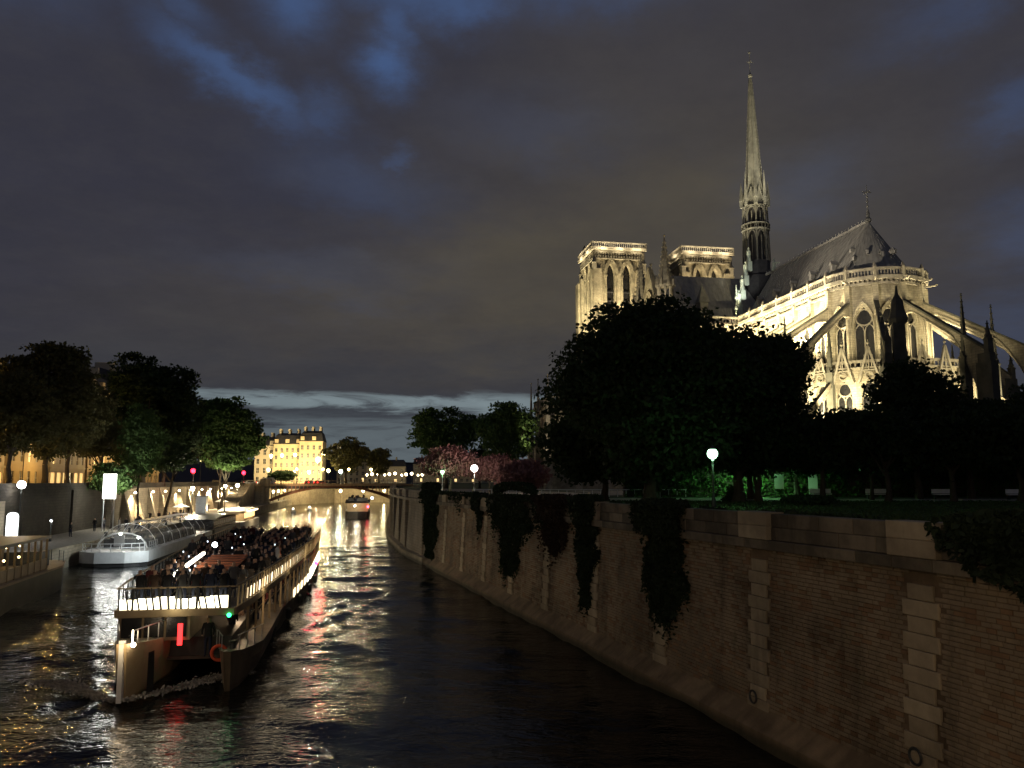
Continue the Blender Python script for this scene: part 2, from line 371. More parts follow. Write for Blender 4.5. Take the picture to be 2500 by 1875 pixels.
# ================================================================== WATER
def make_water():
    m = bpy.data.materials.new('river_water'); m.use_nodes = True; t = m.node_tree; q = NG(t); p = t.nodes['Principled BSDF']
    p.inputs['Base Color'].default_value = (.004, .005, .0045, 1); p.inputs['Roughness'].default_value = .09
    p.inputs['IOR'].default_value = 1.333; p.inputs['Specular IOR Level'].default_value = .55
    tc = q.n('ShaderNodeTexCoord'); mp = q.n('ShaderNodeMapping'); mp.inputs['Rotation'].default_value = (0, 0, R(12)); mp.inputs['Scale'].default_value = (.55, 1, 1)
    q.lk(tc.outputs['Object'], mp.inputs[0])
    h = q.m('ADD', q.m('MULTIPLY', q.noise(mp.outputs[0], .38, 3, .6, .6), .09), q.m('MULTIPLY', q.noise(mp.outputs[0], 1.5, 3, .6, .5), .075))
    h = q.m('ADD', h, q.m('MULTIPLY', q.noise(mp.outputs[0], 5.5, 3, .6, .8), .026))
    b = q.n('ShaderNodeBump'); b.inputs['Strength'].default_value = 1.0; b.inputs['Distance'].default_value = 1.0
    q.lk(h, b.inputs['Height']); q.lk(b.outputs[0], p.inputs['Normal'])
    def axis(a, b, s, lo, hi, grow):
        v = list(np.arange(a, b, s)); d = s; x = v[-1]
        while x < hi: d *= grow; x += d; v.append(x)
        d = s; x = v[0]; pre = []
        while x > lo: d *= grow; x -= d; pre.append(x)
        return np.array(pre[::-1]+v)
    xs = axis(-48, 12, .36, -400, 160, 1.35); ys = axis(14, 105, .36, -60, 900, 1.12)
    X, Y = np.meshgrid(xs, ys); r = np.random.RandomState(3); Z = np.zeros_like(X)
    for k in range(34):
        lam = .9*1.095**k*(1+.1*r.rand()); a = R(78+r.randn()*32); kk = 2*math.pi/lam
        Z += (.0036*lam**.70)*np.sin(kk*(X*math.cos(a)+Y*math.sin(a))+r.rand()*9+.8*np.sin(.21*X+.13*Y+k))
    # bow waves spreading from the tour boat
    d = np.array([-.13, .9915]); bx, by = X+15.8, Y-32.5; s = bx*d[0]+by*d[1]; lat = bx*d[1]-by*d[0]
    for sg in (1, -1):
        u = sg*lat-.36*s; Z += np.where(s > -2, .09*np.exp(-(u/2.2)**2)*np.cos(u*2.6)*np.exp(-np.abs(s)/42), 0)
    fade = np.clip((230-Y)/120, .4, 1); Z *= fade
    ny, nx = X.shape; V = np.stack([X, Y, Z], -1).reshape(-1, 3)
    i = (np.arange(ny-1)[:, None]*nx+np.arange(nx-1)[None]).ravel(); F = np.stack([i, i+1, i+nx+1, i+nx], 1)
    me = bpy.data.meshes.new('river'); me.vertices.add(len(V)); me.vertices.foreach_set('co', V.ravel())
    me.loops.add(F.size); me.loops.foreach_set('vertex_index', F.ravel()); me.polygons.add(len(F))
    me.polygons.foreach_set('loop_start', np.arange(0, F.size, 4)); me.polygons.foreach_set('use_smooth', [True]*len(F))
    me.update(calc_edges=True); me.materials.append(m); link('river', me, None, kind='structure')
make_water()

# ================================================================== RIGHT BANK: island quay wall
# wall frame: x along the wall (away from the camera), y towards the river, z up
WP = Vector((9.2, 25.74, 0)); WA = math.atan2(.958, -.286)
def W(s, n=0, z=0): return Vector((WP.x-.286*s-.958*n, WP.y+.958*s-.286*n, z))
wall = empty('quay_wall', WP, WA, label='long stone quay wall of the island with pale quoin chains, trailing ivy and a sloping foot', category='wall')
def batter(z): return -.28*(z-.8)/5.5       # face leans back with height
mb = MB()      # core behind the stones
mb.strip([(-30, 6.2, -1.5), (62, 6.2, -1.5)], (0, -.72), (1, 0), .3)
mb.strip([(-30, .9, -1.5), (62, .9, -1.5)], (0, -.3), (1, 0), .22)
vs = [(-30, batter(.8)-.02, .7), (62, batter(.8)-.02, .7), (62, batter(6.2)-.02, 6.2), (-30, batter(6.2)-.02, 6.2)]
mb.add(vs, [(0, 1, 2, 3)]); mb.build('wall_core', m_mortar, wall)
foot = MB(); foot.strip([(-30, .42, -1.5), (62, .42, -1.5)], (0, .25), (1, 0), .34)
foot.add([(-30, .59, .42), (62, .59, .42), (62, -.02, .95), (-30, -.02, .95)], [(0, 1, 2, 3)])
foot.build('footing', M('footing_stone', (.25, .19, .115), (.15, .115, .07), .8, .9, .6, 6, stain=.7, wet=True), wall)
CH = [-11.5, -4.2, 3.1, 10.35, 17.9, 25.3, 32.6, 39.9, 47.2, 54.6]
def stone_mesh(L, h, d=.14):
    b = .018; me = bpy.data.meshes.new('stone')
    vs = [(0,-d,0),(L,-d,0),(L,-d,h),(0,-d,h),(0,-b,0),(L,-b,0),(L,-b,h),(0,-b,h),(b,0,b),(L-b,0,b),(L-b,0,h-b),(b,0,h-b)]
    me.from_pydata(vs, [], [(0,1,5,4),(1,2,6,5),(2,3,7,6),(3,0,4,7),(4,5,9,8),(5,6,10,9),(6,7,11,10),(7,4,8,11),(8,9,10,11)]); me.update(); return me
# coursed rubble between the chains: nearest stones single, rest one mesh
HC = .125; course_z = [.95+HC*i for i in range(int((6.2-.95)/HC))]
sm = {}
n_single = 0; mass = MB(); cand = []
for ci, z in enumerate(course_z):
    s = -9.5+rnd.random()*.3
    while s < 61.4:
        L = rnd.choice((.22, .28, .32, .38, .46)) * (1 if s < 22 else 1.7)
        cand.append((s, z, L)); s += L+.009
def hits(s, L): return any(abs(s+L/2-c) < .40+L/2 for c in CH)
cand = [c for c in cand if not hits(c[0], c[2])]
order = sorted(range(len(cand)), key=lambda i: abs(cand[i][0]+5.2)+.25*abs(cand[i][1]-3))
single = set(order[:110])
for i, (s, z, L) in enumerate(cand):
    y = batter(z+HC/2)+rnd.uniform(-.006, .022)
    if i in single:
        k = (L, 0)
        if k not in sm: me = stone_mesh(L, HC-.014); me.materials.append(m_quay); sm[k] = me
        o = link('stone', sm[k], wall); o.location = (s, y, z)
    else:
        b = .010; h = HC-.009
        mass.add([(s,y-.06,z),(s+L,y-.06,z),(s+L,y-.06,z+h),(s,y-.06,z+h),(s+b,y,z+b),(s+L-b,y,z+b),(s+L-b,y,z+h-b),(s+b,y,z+h-b)],
                 [(0,1,5,4),(1,2,6,5),(2,3,7,6),(3,0,4,7),(4,5,6,7)], rnd.choice((0, 0, 0, 1, 2)))
m_quay2 = M('quay_stone_warm', (.25, .165, .095), (.15, .095, .058), .6, .9, .35, 9, stain=.8)
m_quay3 = M('quay_stone_grey', (.27, .215, .14), (.17, .13, .085), .6, .9, .35, 9, stain=.8)
o = mass.build('stone_courses', [m_quay, m_quay2, m_quay3], wall, kind='stuff')
# quoin chains
for ci, c in enumerate(CH):
    for k in range(13):
        z = .8+k*.42
        if z+.42 > 6.25: break
        hw = .44 if k % 2 else .62
        if ci > 6: hw *= .9
        key = ('q', hw)
        if key not in sm:
            me = stone_mesh(2*hw, .405, .3); me.materials.append(m_quoin); sm[key] = me
        o = link('quoin_stone', sm[key], wall); o.location = (c-hw, batter(z+.2)+.05+rnd.uniform(0, .012), z)
# string course and parapet blocks
s = -12.0
while s < 61:
    L = 1.42
    key = ('s',)
    if key not in sm: me = stone_mesh(L-.02, .32, .75); me.materials.append(m_parapet); sm[key] = me
    o = link('string_course_stone', sm[key], wall); o.location = (s, .02+rnd.uniform(0, .01), 6.2)
    s += L
for row in (0, 1):
    s = -12.0-.6*row
    while s < 60.9:
        L = 1.55; key = ('p', row)
        if key not in sm: me = stone_mesh(L-.02, (.42, .44)[row], .55); me.materials.append(m_parapet); sm[key] = me
        o = link('parapet_stone', sm[key], wall); o.location = (s, -.16-.03*row+rnd.uniform(0, .008), 6.53+.43*row)
        s += L
for c in CH:      # parapet piers above the chains
    for row in (0, 1):
        key = ('pp', row)
        if key not in sm: me = stone_mesh(1.7, .455, .72); me.materials.append(m_quoin); sm[key] = me
        o = link('pier_stone', sm[key], wall); o.location = (c-.85, .04, 6.53+.46*row)
for c in (3.1, -4.2):       # iron mooring rings
    MB().ring((c+.1, .14, 1.55 if c < 0 else 1.25), .2, .035, 18, 6).build('mooring_ring', m_iron, wall)
# farther curving part of the same quay
pts = [W(61.9, .02), Vector((-12.0, 96, 0)), Vector((-17.1, 119, 0)), Vector((-22.4, 152, 0)), Vector((-29, 200, 0)), Vector((-36.5, 251, 0)), Vector((-47, 330, 0))]
far = empty('quay_wall', (0, 0, 0), 0, label='pale curving far stretch of the island quay between the ivy corner and the bridge', category='wall')
mb = MB(); co = MB(); ft = MB(); pil = MB()
for a, b in zip(pts, pts[1:]):
    d = (b-a).normalized(); n = Vector((-d.y, d.x, 0))
    mb.add([a, b, b-n*.35+Vector((0,0,6.3)), a-n*.35+Vector((0,0,6.3))], [(0,1,2,3)])
    mb.add([a-Vector((0,0,1.5)), b-Vector((0,0,1.5)), b, a], [(0,1,2,3)])
    mid = (a+b)/2-n*.55; ang = math.atan2(d.y, d.x); L = (b-a).length/2
    co.obox(mid+n*.3, ang, L+.1, .5, 6.3, 6.6); co.obox(mid, ang, L+.08, .32, 6.6, 7.42)
    ft.obox((a+b)/2+n*.2, ang, L+.15, .45, -1.2, .7)
    k = int(L*2/9)
    for i in range(k+1):
        c = a+d*(i+.4)*9
        if (c-a).length < 2*L: pil.obox(c-n*.22, ang, .6, .34, .5, 7.5)
mb.build('wall_face', m_quayfar, far); co.build('parapet', m_quayfar, far); ft.build('footing', m_quoin, far); pil.build('pilaster', m_quayfar, far)

# ground of the island, reaching to the horizon
gp = [W(-60, -.45), W(61.9, -.45)]+[p+Vector((.6, -.1, 0)) for p in pts[1:]]+[Vector((-60, 420, 0)), Vector((-60, 3000, 0)), Vector((2500, 3000, 0)), Vector((2500, -40, 0))]
me = bpy.data.meshes.new('island_ground'); me.from_pydata([(p.x, p.y, 6.8) for p in gp], [], [tuple(range(len(gp)-1, -1, -1))]); me.materials.append(m_grass)
link('island_ground', me, kind='structure')
mb = MB(); mb.add([(2, 69, 6.806), (70, 64, 6.806), (90, 72, 6.806), (90, 80, 6.806), (30, 79, 6.806), (-4, 84, 6.806), (-9, 110, 6.806), (-13, 111, 6.806), (-6, 79, 6.806)], [tuple(range(9))])
mb.build('garden_path', m_gravel, kind='structure')
mb = MB(); mb.add([(-4, 84.2, 6.812), (14, 100, 6.812), (-2, 175, 6.812), (-20, 180, 6.812), (-12.6, 111, 6.812)], [(0, 1, 2, 3, 4)]); mb.build('gravel_walk', m_gravel, kind='structure')
mb = MB(); mb.add([(15, 92, 6.81), (110, 80, 6.81), (110, 230, 6.81), (-2, 230, 6.81)], [(0, 1, 2, 3)]); mb.build('church_square', m_gravel, kind='structure')

# ================================================================== LEFT BANK
def QX(Y): return -30.6-.1626*Y          # edge of the lower quay
def WX(Y): return -39.3-.1626*Y          # foot of the embankment wall
LA = math.atan2(.987, -.1605)
mb = MB()     # lower quay slab with stone kerb
mb.add([(QX(-20), -20, -1.5), (QX(330), 330, -1.5), (QX(330), 330, 2), (QX(-20), -20, 2)], [(0, 1, 2, 3)], 1)
mb.add([(QX(-20), -20, 2), (QX(330), 330, 2), (WX(330)-2, 330, 2), (WX(-20)-2, -20, 2)], [(0, 1, 2, 3)], 0)
mb.build('lower_quay', [m_cobble, m_quayfar], kind='structure')
k0 = Vector((QX(40), 40, 0)); kd = Vector((-.1605, .987, 0))
me = MB().box(0, 1.96, -.25, .02, 1.9, 2.12).build('kerb_stone', m_quoin).data; bpy.data.objects.remove(bpy.data.objects['kerb_stone'])
kerb = empty('quay_kerb', k0, LA, kind='structure')
for i in range(70):
    o = link('kerb_stone', me, kerb); o.location = (i*2, 0, 0)
# embankment wall
emb = empty('embankment_wall', (WX(0), 0, 0), LA, label='tall embankment wall of the left bank washed by a row of warm lamps', category='wall')
L0, L1, L2 = 50, 121, 245
MB().box(L0, L1, 0, 1.2, 1.5, 7.35).build('dark_wall_face', m_leftdark, emb, label='stretch of stained masonry coloured dark to look unlit')
MB().box(L1, L2, 0, 1.2, 1.5, 7.35).build('wall_face', m_left, emb)
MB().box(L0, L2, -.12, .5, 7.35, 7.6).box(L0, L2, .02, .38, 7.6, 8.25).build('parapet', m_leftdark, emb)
mb = MB()
for s in (63, 78, 93, 108): mb.box(s-.6, s+.6, -.28, 0, 1.5, 7.35)
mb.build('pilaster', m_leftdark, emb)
BT = [122+7.2*i for i in range(13)]
for s in BT:       # battered buttresses
    b = MB(); b.add([(s-.45,-1.5,2),(s+.45,-1.5,2),(s+.45,0,2),(s-.45,0,2),(s-.35,-.18,7.0),(s+.35,-.18,7.0),(s+.35,0,7.3),(s-.35,0,7.3)],
          [(0,1,5,4),(1,2,6,5),(2,3,7,6),(3,0,4,7),(4,5,6,7)]); b.build('buttress', m_left, emb)
b = MB()
arch_wall(b, (86, -.05, 0), (1, 0, 0), (0, -1, 0), -2.4, 2.4, 2, 6.4, [(0, 3, 2, 4.1, 5.6)], .05, 6, shape=rounda); b.build('arch_surround', m_left, emb)
b = MB(); b.lathe([(1.45, 0), (1.45, .02)], 24, (0, 0, 0)); d = b.build('archway', m_iron, emb); d.rotation_euler = (R(90), 0, 0); d.location = (86, -.03, 4.1)
MB().box(84.55, 87.45, -.05, -.02, 2, 4.1).build('door', m_iron, emb)
# upper street level reaching to the horizon
mb = MB(); a = [(WX(-60)-.4, -60), (WX(330)-.4, 330), (-140, 420), (-140, 3000), (-2500, 3000), (-2500, -60)]
me = bpy.data.meshes.new('street_level'); me.from_pydata([(x, y, 7.2) for x, y in a], [], [(0, 5, 4, 3, 2, 1)][:1]); me.materials.append(m_asphalt)
link('left_bank_street', me, kind='structure')
mb = MB(); mb.add([(WX(20)-.7, 20, 7.33), (WX(320)-.7, 320, 7.33), (WX(320)-5.2, 320, 7.33), (WX(20)-5.2, 20, 7.33), (WX(20)-5.2, 20, 7.2), (WX(320)-5.2, 320, 7.2)], [(0,1,2,3),(3,2,5,4)])
mb.build('riverside_pavement', m_cobble, kind='structure')
mb = MB(); mb.add([(WX(20)-12.5, 20, 7.33), (WX(320)-12.5, 320, 7.33), (WX(320)-17, 320, 7.33), (WX(20)-17, 20, 7.33), (WX(20)-12.5, 20, 7.2), (WX(320)-12.5, 320, 7.2)], [(0,1,2,3),(0,1,5,4)])
mb.build('shopfront_pavement', m_cobble, kind='structure')
# far ground under everything beyond the bend
mb = MB(); mb.add([(-2500, 331, 6.6), (-47, 331, 6.6), (-47, 420, 6.6), (-20, 3000, 6.6), (-2500, 3000, 6.6)], [(0, 1, 2, 3, 4)])
mb.build('far_bank_ground', m_asphalt, kind='structure')

# wall lamps on the embankment
def wall_lamp(s, power, bright, desc, z=6.45):
    x, y = WX(0)+math.cos(LA)*s, math.sin(LA)*s
    t = empty('wall_lamp', (x, y, z), LA, label=desc, category='wall lamp', group='lamps washing the embankment wall')
    MB().bar((0, 0, .1), (0, -.75, .3), .07).build('bracket', m_iron, t)
    MB().lathe([(.10, .15), (.22, 0), (.2, -.12), (.05, -.16)], 10, (0, -.62, .2)).build('lamp_head', EM('wall_lamp_glow', (1, .82, .55), bright), t)
    lamp('wall_lamp_light', (0, -.62, -.05), power, (1, .78, .46), target=(0, .0, -4.2), angle=140, blend=.9, size=.15, parent=t)
names = ['first', 'second', 'third', 'fourth', 'fifth', 'sixth', 'seventh', 'eighth', 'ninth', 'tenth', 'eleventh', 'twelfth']
for i, (s_, p_) in enumerate(((133.5, 8000), (144, 3500), (152.5, 7000), (163, 3500), (173, 9000), (184, 4000), (193.5, 9000), (207, 12000), (221, 5000), (233, 14000))):
    wall_lamp(s_, p_, 16, '%s warm wall lamp from the tall lit sign, throwing light down the embankment wall' % names[i])

# ================================================================== CATHEDRAL  (local: x east, y north, z up, origin under the spire)
CA = R(-80.5); cath = empty('cathedral', (52.4, 171, 6.8), CA, label='great floodlit gothic cathedral with two square towers, tall lead spire and flying buttresses', category='cathedral')
def build_cathedral(C):
    ZE = 33.0; RA = 7.5; XA = 40.0
    pol = lambda r, a, c=(XA, 0): (c[0]+r*math.cos(R(a)), c[1]+r*math.sin(R(a)))
    # --- clerestory of the choir: straight bays, then six bays round the apse
    ap = [pol(RA, a) for a in (-90, -60, -30, 0, 30, 60, 90)]
    BX = [7, 12.5, 18, 23.5, 29, 34.5, 40]
    for side in (-1, 1):
        w = MB()
        for a, b in zip(BX, BX[1:]):
            hole = ((a+b)/2-a, 3.0, 17.5, 25.2, 28.4)
            arch_wall(w, (a, side*RA, 0), (1, 0, 0), (0, side, 0), 0, b-a, 12, ZE, [hole], .7)
            if side < 0: window(C, (a, side*RA, 0), (1, 0, 0), (0, side, 0), hole, .7)
        for x in BX[1:]: w.box(x-.4, x+.4, side*RA, side*(RA+.55), 12, ZE-1) if side > 0 else w.box(x-.4, x+.4, -(RA+.55), -RA, 12, ZE-1)
        w.box(7, 40, -.1+side*RA-.35, .1+side*RA+.35, ZE-1.6, ZE-1.3)
        w.build('choir_wall', m_stone, C)
    w = MB()
    for i, ((xa, ya), (xb, yb)) in enumerate(zip(ap, ap[1:])):
        L = math.hypot(xb-xa, yb-ya); U = ((xb-xa)/L, (yb-ya)/L, 0); N = (U[1], -U[0], 0)
        hole = (L/2, 2.95, 14.5, 25.0, 28.7)
        arch_wall(w, (xa, ya, 0), U, N, 0, L, 12, ZE, [hole], .7, 7)
        window(C, (xa, ya, 0), U, N, hole, .7)
        # moulded hood over each window
        P = lambda x, z, d=.12: (xa+U[0]*x+N[0]*d, ya+U[1]*x+N[1]*d, z)
        ps = [(L/2+k*1.75, 24.9+4.5*gothic(k)) for k in (-1, -.8, -.55, -.3, 0, .3, .55, .8, 1)]
        for a, b in zip(ps, ps[1:]): w.bar(P(*a), P(*b), .3)
    for a in (-90, -60, -30, 0, 30, 60, 90):
        x, y = pol(RA+.2, a); w.obox((x, y), R(a), .45, .42, 12, ZE-.8); x, y = pol(RA+.85, a); w.tube((x, y, 12), (x, y, 26.5), .18, .18, 6)
    w.build('apse_wall', m_stone, C)
    # cornice, corbels, balustrade
    ring = [(7, -RA)]+[pol(RA, a) for a in range(-90, 91, 10)]+[(7, RA)]
    def off(p, d): 
        return (p[0], p[1]+math.copysign(d, p[1])) if p[0] <= 40 else ((p[0]-40)*(RA+d)/RA+40, p[1]*(RA+d)/RA)
    co = MB()
    for z0, z1, d in ((ZE-.95, ZE-.6, .35), (ZE-.25, ZE+.15, .75)):
        for a, b in zip(ring, ring[1:]):
            A0, B0, A1, B1 = off(a, -.1), off(b, -.1), off(a, d), off(b, d)
            co.add([(*A0, z0), (*B0, z0), (*B1, z0), (*A1, z0), (*A0, z1), (*B0, z1), (*B1, z1), (*A1, z1)], [(0, 1, 2, 3), (7, 6, 5, 4), (3, 2, 6, 7), (0, 3, 7, 4), (1, 5, 6, 2)])
    for a, b in zip(ring, ring[1:]):
        L = math.hypot(b[0]-a[0], b[1]-a[1]); n = max(1, round(L/.62)); ang = math.atan2(b[1]-a[1], b[0]-a[0])
        for i in range(n):
            f = (i+.5)/n; p = off((a[0]+(b[0]-a[0])*f, a[1]+(b[1]-a[1])*f), .25); co.obox(p, ang, .13, .22, ZE-.6, ZE-.25)
    co.build('cornice', m_stone2, C)
    balustrade(C, [off(p, .6) for p in ring], ZE+.15, ZE+1.6, m_stone2)
    for p in [(x, s*(RA+.6)) for x in BX[1:] for s in (-1, 1)]+[pol(RA+.6, a) for a in (-60, -30, 0, 30, 60)]:
        ps = MB(); ps.obox(p, 0, .22, .22, ZE+.15, ZE+1.75); ps.obox(p, 0, .26, .26, ZE+1.75, ZE+2.5, top=.15); ps.build('balustrade_pier', m_stone2, C)
    for a in (-60, -30, 0, 30, 60):      # gargoyle spouts
        p, q = pol(RA+.5, a), pol(RA+2.0, a); MB().bar((*p, ZE-.4), (*q, ZE-.25), .22).ball((*q, ZE-.15), .18, 4).build('gargoyle', m_stone2, C)
    # --- choir and nave roofs
    ZR = 44.4; r = MB()
    ringr = [(7, -6.9)]+[pol(6.9, a) for a in range(-90, 91, 10)]+[(7, 6.9)]
    vs = [(*p, ZE+.3) for p in ringr]; n = len(vs); vs += [(7, 0, ZR), (XA, 0, ZR)]
    fs = [(0, 1, n+1, n), (n-2, n-1, n, n+1)]+[(i, i+1, n+1) for i in range(1, n-2)]; r.add(vs, fs)
    # standing seams
    for i in range(1, n-1):
        r.bar(Vector(vs[i]), Vector((XA, 0, ZR)), .10)
    for k in range(28):
        x = 8+k*1.18
        for s in (-1, 1): r.bar((x, s*6.9, ZE+.34), (x, 0, ZR+.04), .09)
    r.build('choir_roof', m_lead, C)
    rc = MB(); rc.box(4, XA+.1, -.16, .16, ZR-.1, ZR+.25)
    for k in range(36): rc.obox((4.3+k, 0), 0, .12, .07, ZR+.25, ZR+.75, top=.3)
    rc.build('ridge_crest', m_lead, C)
    cr = MB(); cr.lathe([(.5, 0), (.55, .4), (.25, .8), (.3, 1.4), (.12, 2.1)], 8, (XA, 0, ZR-.1)); cr.tube((XA, 0, ZR+1.9), (XA, 0, ZR+6.2), .09, .05)
    cr.bar((XA, -.8, ZR+5.0), (XA, .8, ZR+5.0), .12); cr.bar((XA-.8, 0, ZR+5.0), (XA+.8, 0, ZR+5.0), .12)
    for z in (2.6, 3.4, 4.2): cr.ball((XA, 0, ZR+z), .2, 4)
    cr.build('roof_cross', m_spire, C)
    nv = MB(); nv.add([(-56, -7.2, ZE), (-4, -7.2, ZE), (-4, 0, ZR), (-56, 0, ZR), (-4, 7.2, ZE), (-56, 7.2, ZE)], [(0, 1, 2, 3), (3, 2, 4, 5)]); nv.build('nave_roof', m_lead, C)
    MB().box(-56, -4, -7.5, 7.5, 12, ZE).box(-56, -4, -20, 20, 0, 13).box(-56, -7, -13.5, 13.5, 13, 20).build('nave_wall', m_stone, C)
    for sg in (-1, 1):
        for i in range(9):
            d = MB(); x = 11+i*3.3 if sg < 0 else 12+i*3.3
            if i % 2: continue
            z = 36.5; y = sg*4.9; d.box(x-.4, x+.4, min(y, y+sg*.6), max(y, y+sg*.6), z, z+.9); d.add([(x-.5, y+sg*.75, z+.9), (x+.5, y+sg*.75, z+.9), (x+.5, y-sg*.5, z+.9), (x-.5, y-sg*.5, z+.9), (x, y+sg*.75, z+1.6), (x, y-sg*.5, z+1.6)], [(0, 1, 4), (1, 2, 5, 4), (2, 3, 5), (3, 0, 4, 5)])
            d.build('dormer', m_lead, C)
    for a, rr, z in ((-62, 4.7, 37.2), (-38, 4.4, 38.0), (-12, 4.4, 37.6), (14, 4.5, 38.0), (-80, 3.5, 39.0)):
        x, y = pol(rr, a); d = MB(); d.obox((x, y), R(a), .6, .2, z-.3, z+.3); d.obox((x, y), R(a), .66, .26, z+.3, z+.75, top=.1); d.build('dormer', m_lead, C)
    # --- tribune gallery ring with gables
    RG = 14.0; gz = 18.2
    gp_ = [(7, -RG)]+[(x, -RG) for x in BX[1:]]+[pol(RG, -90+k*15) for k in range(1, 12)]+[(x, RG) for x in BX[::-1]]
    gw = MB()
    for i, (a, b) in enumerate(zip(gp_, gp_[1:])):
        L = math.hypot(b[0]-a[0], b[1]-a[1]); U = ((b[0]-a[0])/L, (b[1]-a[1])/L, 0); N = (U[1], -U[0], 0); apse = a[0] >= 39.9
        ww = 2.3 if apse else 3.0; hole = (L/2, ww, 9.5, 14.0, 16.4)
        arch_wall(gw, (*a, 0), U, N, 0, L, 0, gz, [hole], .6, 5)
        if a[1] < 6: window(C, (*a, 0), U, N, hole, .6)
        if apse or a[1] < 0:
            if i % 2 == (1 if apse else 0) or apse:
                G = MB(); P = lambda x, z, d=.25: Vector((a[0]+U[0]*x+N[0]*d, a[1]+U[1]*x+N[1]*d, z)); hw = 1.5
                pk = 21.4
                for d_ in (.2, .5):
                    pass
                q1, q2, q3 = P(L/2-hw, 16.0), P(L/2+hw, 16.0), P(L/2, pk)
                G.bar(q1, q3, .3, .3); G.bar(q2, q3, .3, .3); G.bar(P(L/2-hw*.62, 17.9), P(L/2+hw*.62, 17.9), .16)
                ps_ = [P(L/2+.52*math.cos(t), 17.1+.52*math.sin(t)) for t in (2*math.pi*j/10 for j in range(11))]
                for u_, v_ in zip(ps_, ps_[1:]): G.bar(u_, v_, .13)
                G.bar(P(L/2, 18), P(L/2, pk-.3), .12)
                for j in range(5):
                    f = (j+.5)/5
                    for s_ in (-1, 1): p_ = P(L/2+s_*hw*(1-f), 16+(pk-16)*f+.25); G.obox((p_.x, p_.y), 0, .12, .12, p_.z-.12, p_.z+.14)
                top = P(L/2, pk); G.ball((top.x, top.y, pk+.5), .22, 4); G.tube((top.x, top.y, pk), (top.x, top.y, pk+1.0), .07)
                G.build('gable', m_stone2, C)
    gw.build('gallery_wall', m_stone, C)
    balustrade(C, [p for p in gp_], gz, gz+1.25, m_stone2, step=.7)
    t = MB(); gl = [(*p, gz+.05) for p in gp_]; inn = [(7, -RA)]+[(x, -RA) for x in BX[1:]]+[pol(RA, -90+k*15) for k in range(1, 12)]+[(x, RA) for x in BX[::-1]]
    n = len(gl); t.add(gl+[(*p, gz+.9) for p in inn], [(i, i+1, n+i+1, n+i) for i in range(n-1)]); t.build('gallery_roof', m_lead, C)
    # --- chapels ring
    RC = 20.5; cz = 9.6
    cp_ = [(7, -RC)]+[(x, -RC) for x in BX[1:]]+[pol(RC, -90+k*15) for k in range(1, 12)]+[(x, RC) for x in BX[::-1]]
    cw = MB()
    for i, (a, b) in enumerate(zip(cp_, cp_[1:])):
        L = math.hypot(b[0]-a[0], b[1]-a[1]); U = ((b[0]-a[0])/L, (b[1]-a[1])/L, 0); N = (U[1], -U[0], 0)
        hole = (L/2, min(2.2, L*.5), 3, 6.6, 8.6); arch_wall(cw, (*a, 0), U, N, 0, L, 0, cz, [hole], .6, 4)
        if a[1] < 6: window(C, (*a, 0), U, N, hole, .6, tracery=False)
    cw.build('chapel_wall', m_stone, C)
    balustrade(C, cp_, cz, cz+1.1, m_stone2, step=.8)
    t = MB(); cl = [(*p, cz+.05) for p in cp_]; inn = [(*p, cz+.8) for p in gp_]; t.add(cl+inn, [(i, i+1, n+i+1, n+i) for i in range(n-1)]); t.build('chapel_roof', m_lead, C)
    # --- flying buttresses
    def flyer(p0, ang, low=True, R1=24.0, span=15.0):
        d = (math.cos(R(ang)), math.sin(R(ang))); f = MB(); pts = []
        for i in range(15):
            r_ = (R1-RA)*i/14; u = min(1, r_/span); zt = 29.4-.62*r_; zb = max(12.0, 11.5+15.9*(1-u**2.1)**.62)
            pts.append((r_, zt, min(zb, zt-.7)))
        f.strip(pts, p0, d, .26); fc = MB(); fc.strip([(0, 29.65, 29.35), (R1-RA, 29.65-.62*(R1-RA), 29.35-.62*(R1-RA))], p0, d, .36)
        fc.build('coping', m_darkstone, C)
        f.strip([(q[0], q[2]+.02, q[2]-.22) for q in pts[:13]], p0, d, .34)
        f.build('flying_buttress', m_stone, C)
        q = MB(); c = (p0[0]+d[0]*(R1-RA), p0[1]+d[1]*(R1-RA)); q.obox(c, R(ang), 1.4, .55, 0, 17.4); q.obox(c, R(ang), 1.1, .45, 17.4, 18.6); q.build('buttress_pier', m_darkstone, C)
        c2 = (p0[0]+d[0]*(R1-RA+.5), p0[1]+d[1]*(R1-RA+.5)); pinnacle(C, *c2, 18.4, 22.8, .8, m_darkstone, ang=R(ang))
        if low:
            f = MB(); a0 = RG-RA; a1 = R1-RA-1
            pts = [(a0+(a1-a0)*i/8, 16.6-.72*(a1-a0)*i/8, 16.6-.72*(a1-a0)*i/8-.8-1.5*(i/8)**2) for i in range(9)]
            f.strip(pts, p0, d, .3); f.build('flying_buttress', m_stone, C)
    for x in BX[1:-1]:
        flyer((x, -RA-.3), -90)
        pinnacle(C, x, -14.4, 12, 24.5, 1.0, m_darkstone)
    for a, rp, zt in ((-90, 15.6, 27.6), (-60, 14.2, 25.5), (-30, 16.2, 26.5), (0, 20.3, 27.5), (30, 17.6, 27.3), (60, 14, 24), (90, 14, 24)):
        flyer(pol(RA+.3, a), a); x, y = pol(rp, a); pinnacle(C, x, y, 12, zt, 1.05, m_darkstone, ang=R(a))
    # dark mass of stacked pinnacles standing nearest the viewer
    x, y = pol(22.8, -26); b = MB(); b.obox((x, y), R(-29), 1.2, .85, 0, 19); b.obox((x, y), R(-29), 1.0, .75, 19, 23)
    b.lathe([(1.15, 23), (1.3, 23.6), (.95, 24.6), (.75, 26.0), (.25, 27.0), (.1, 28.2)], 8, (x, y, 0)); b.build('buttress_pier', m_darkstone, C)
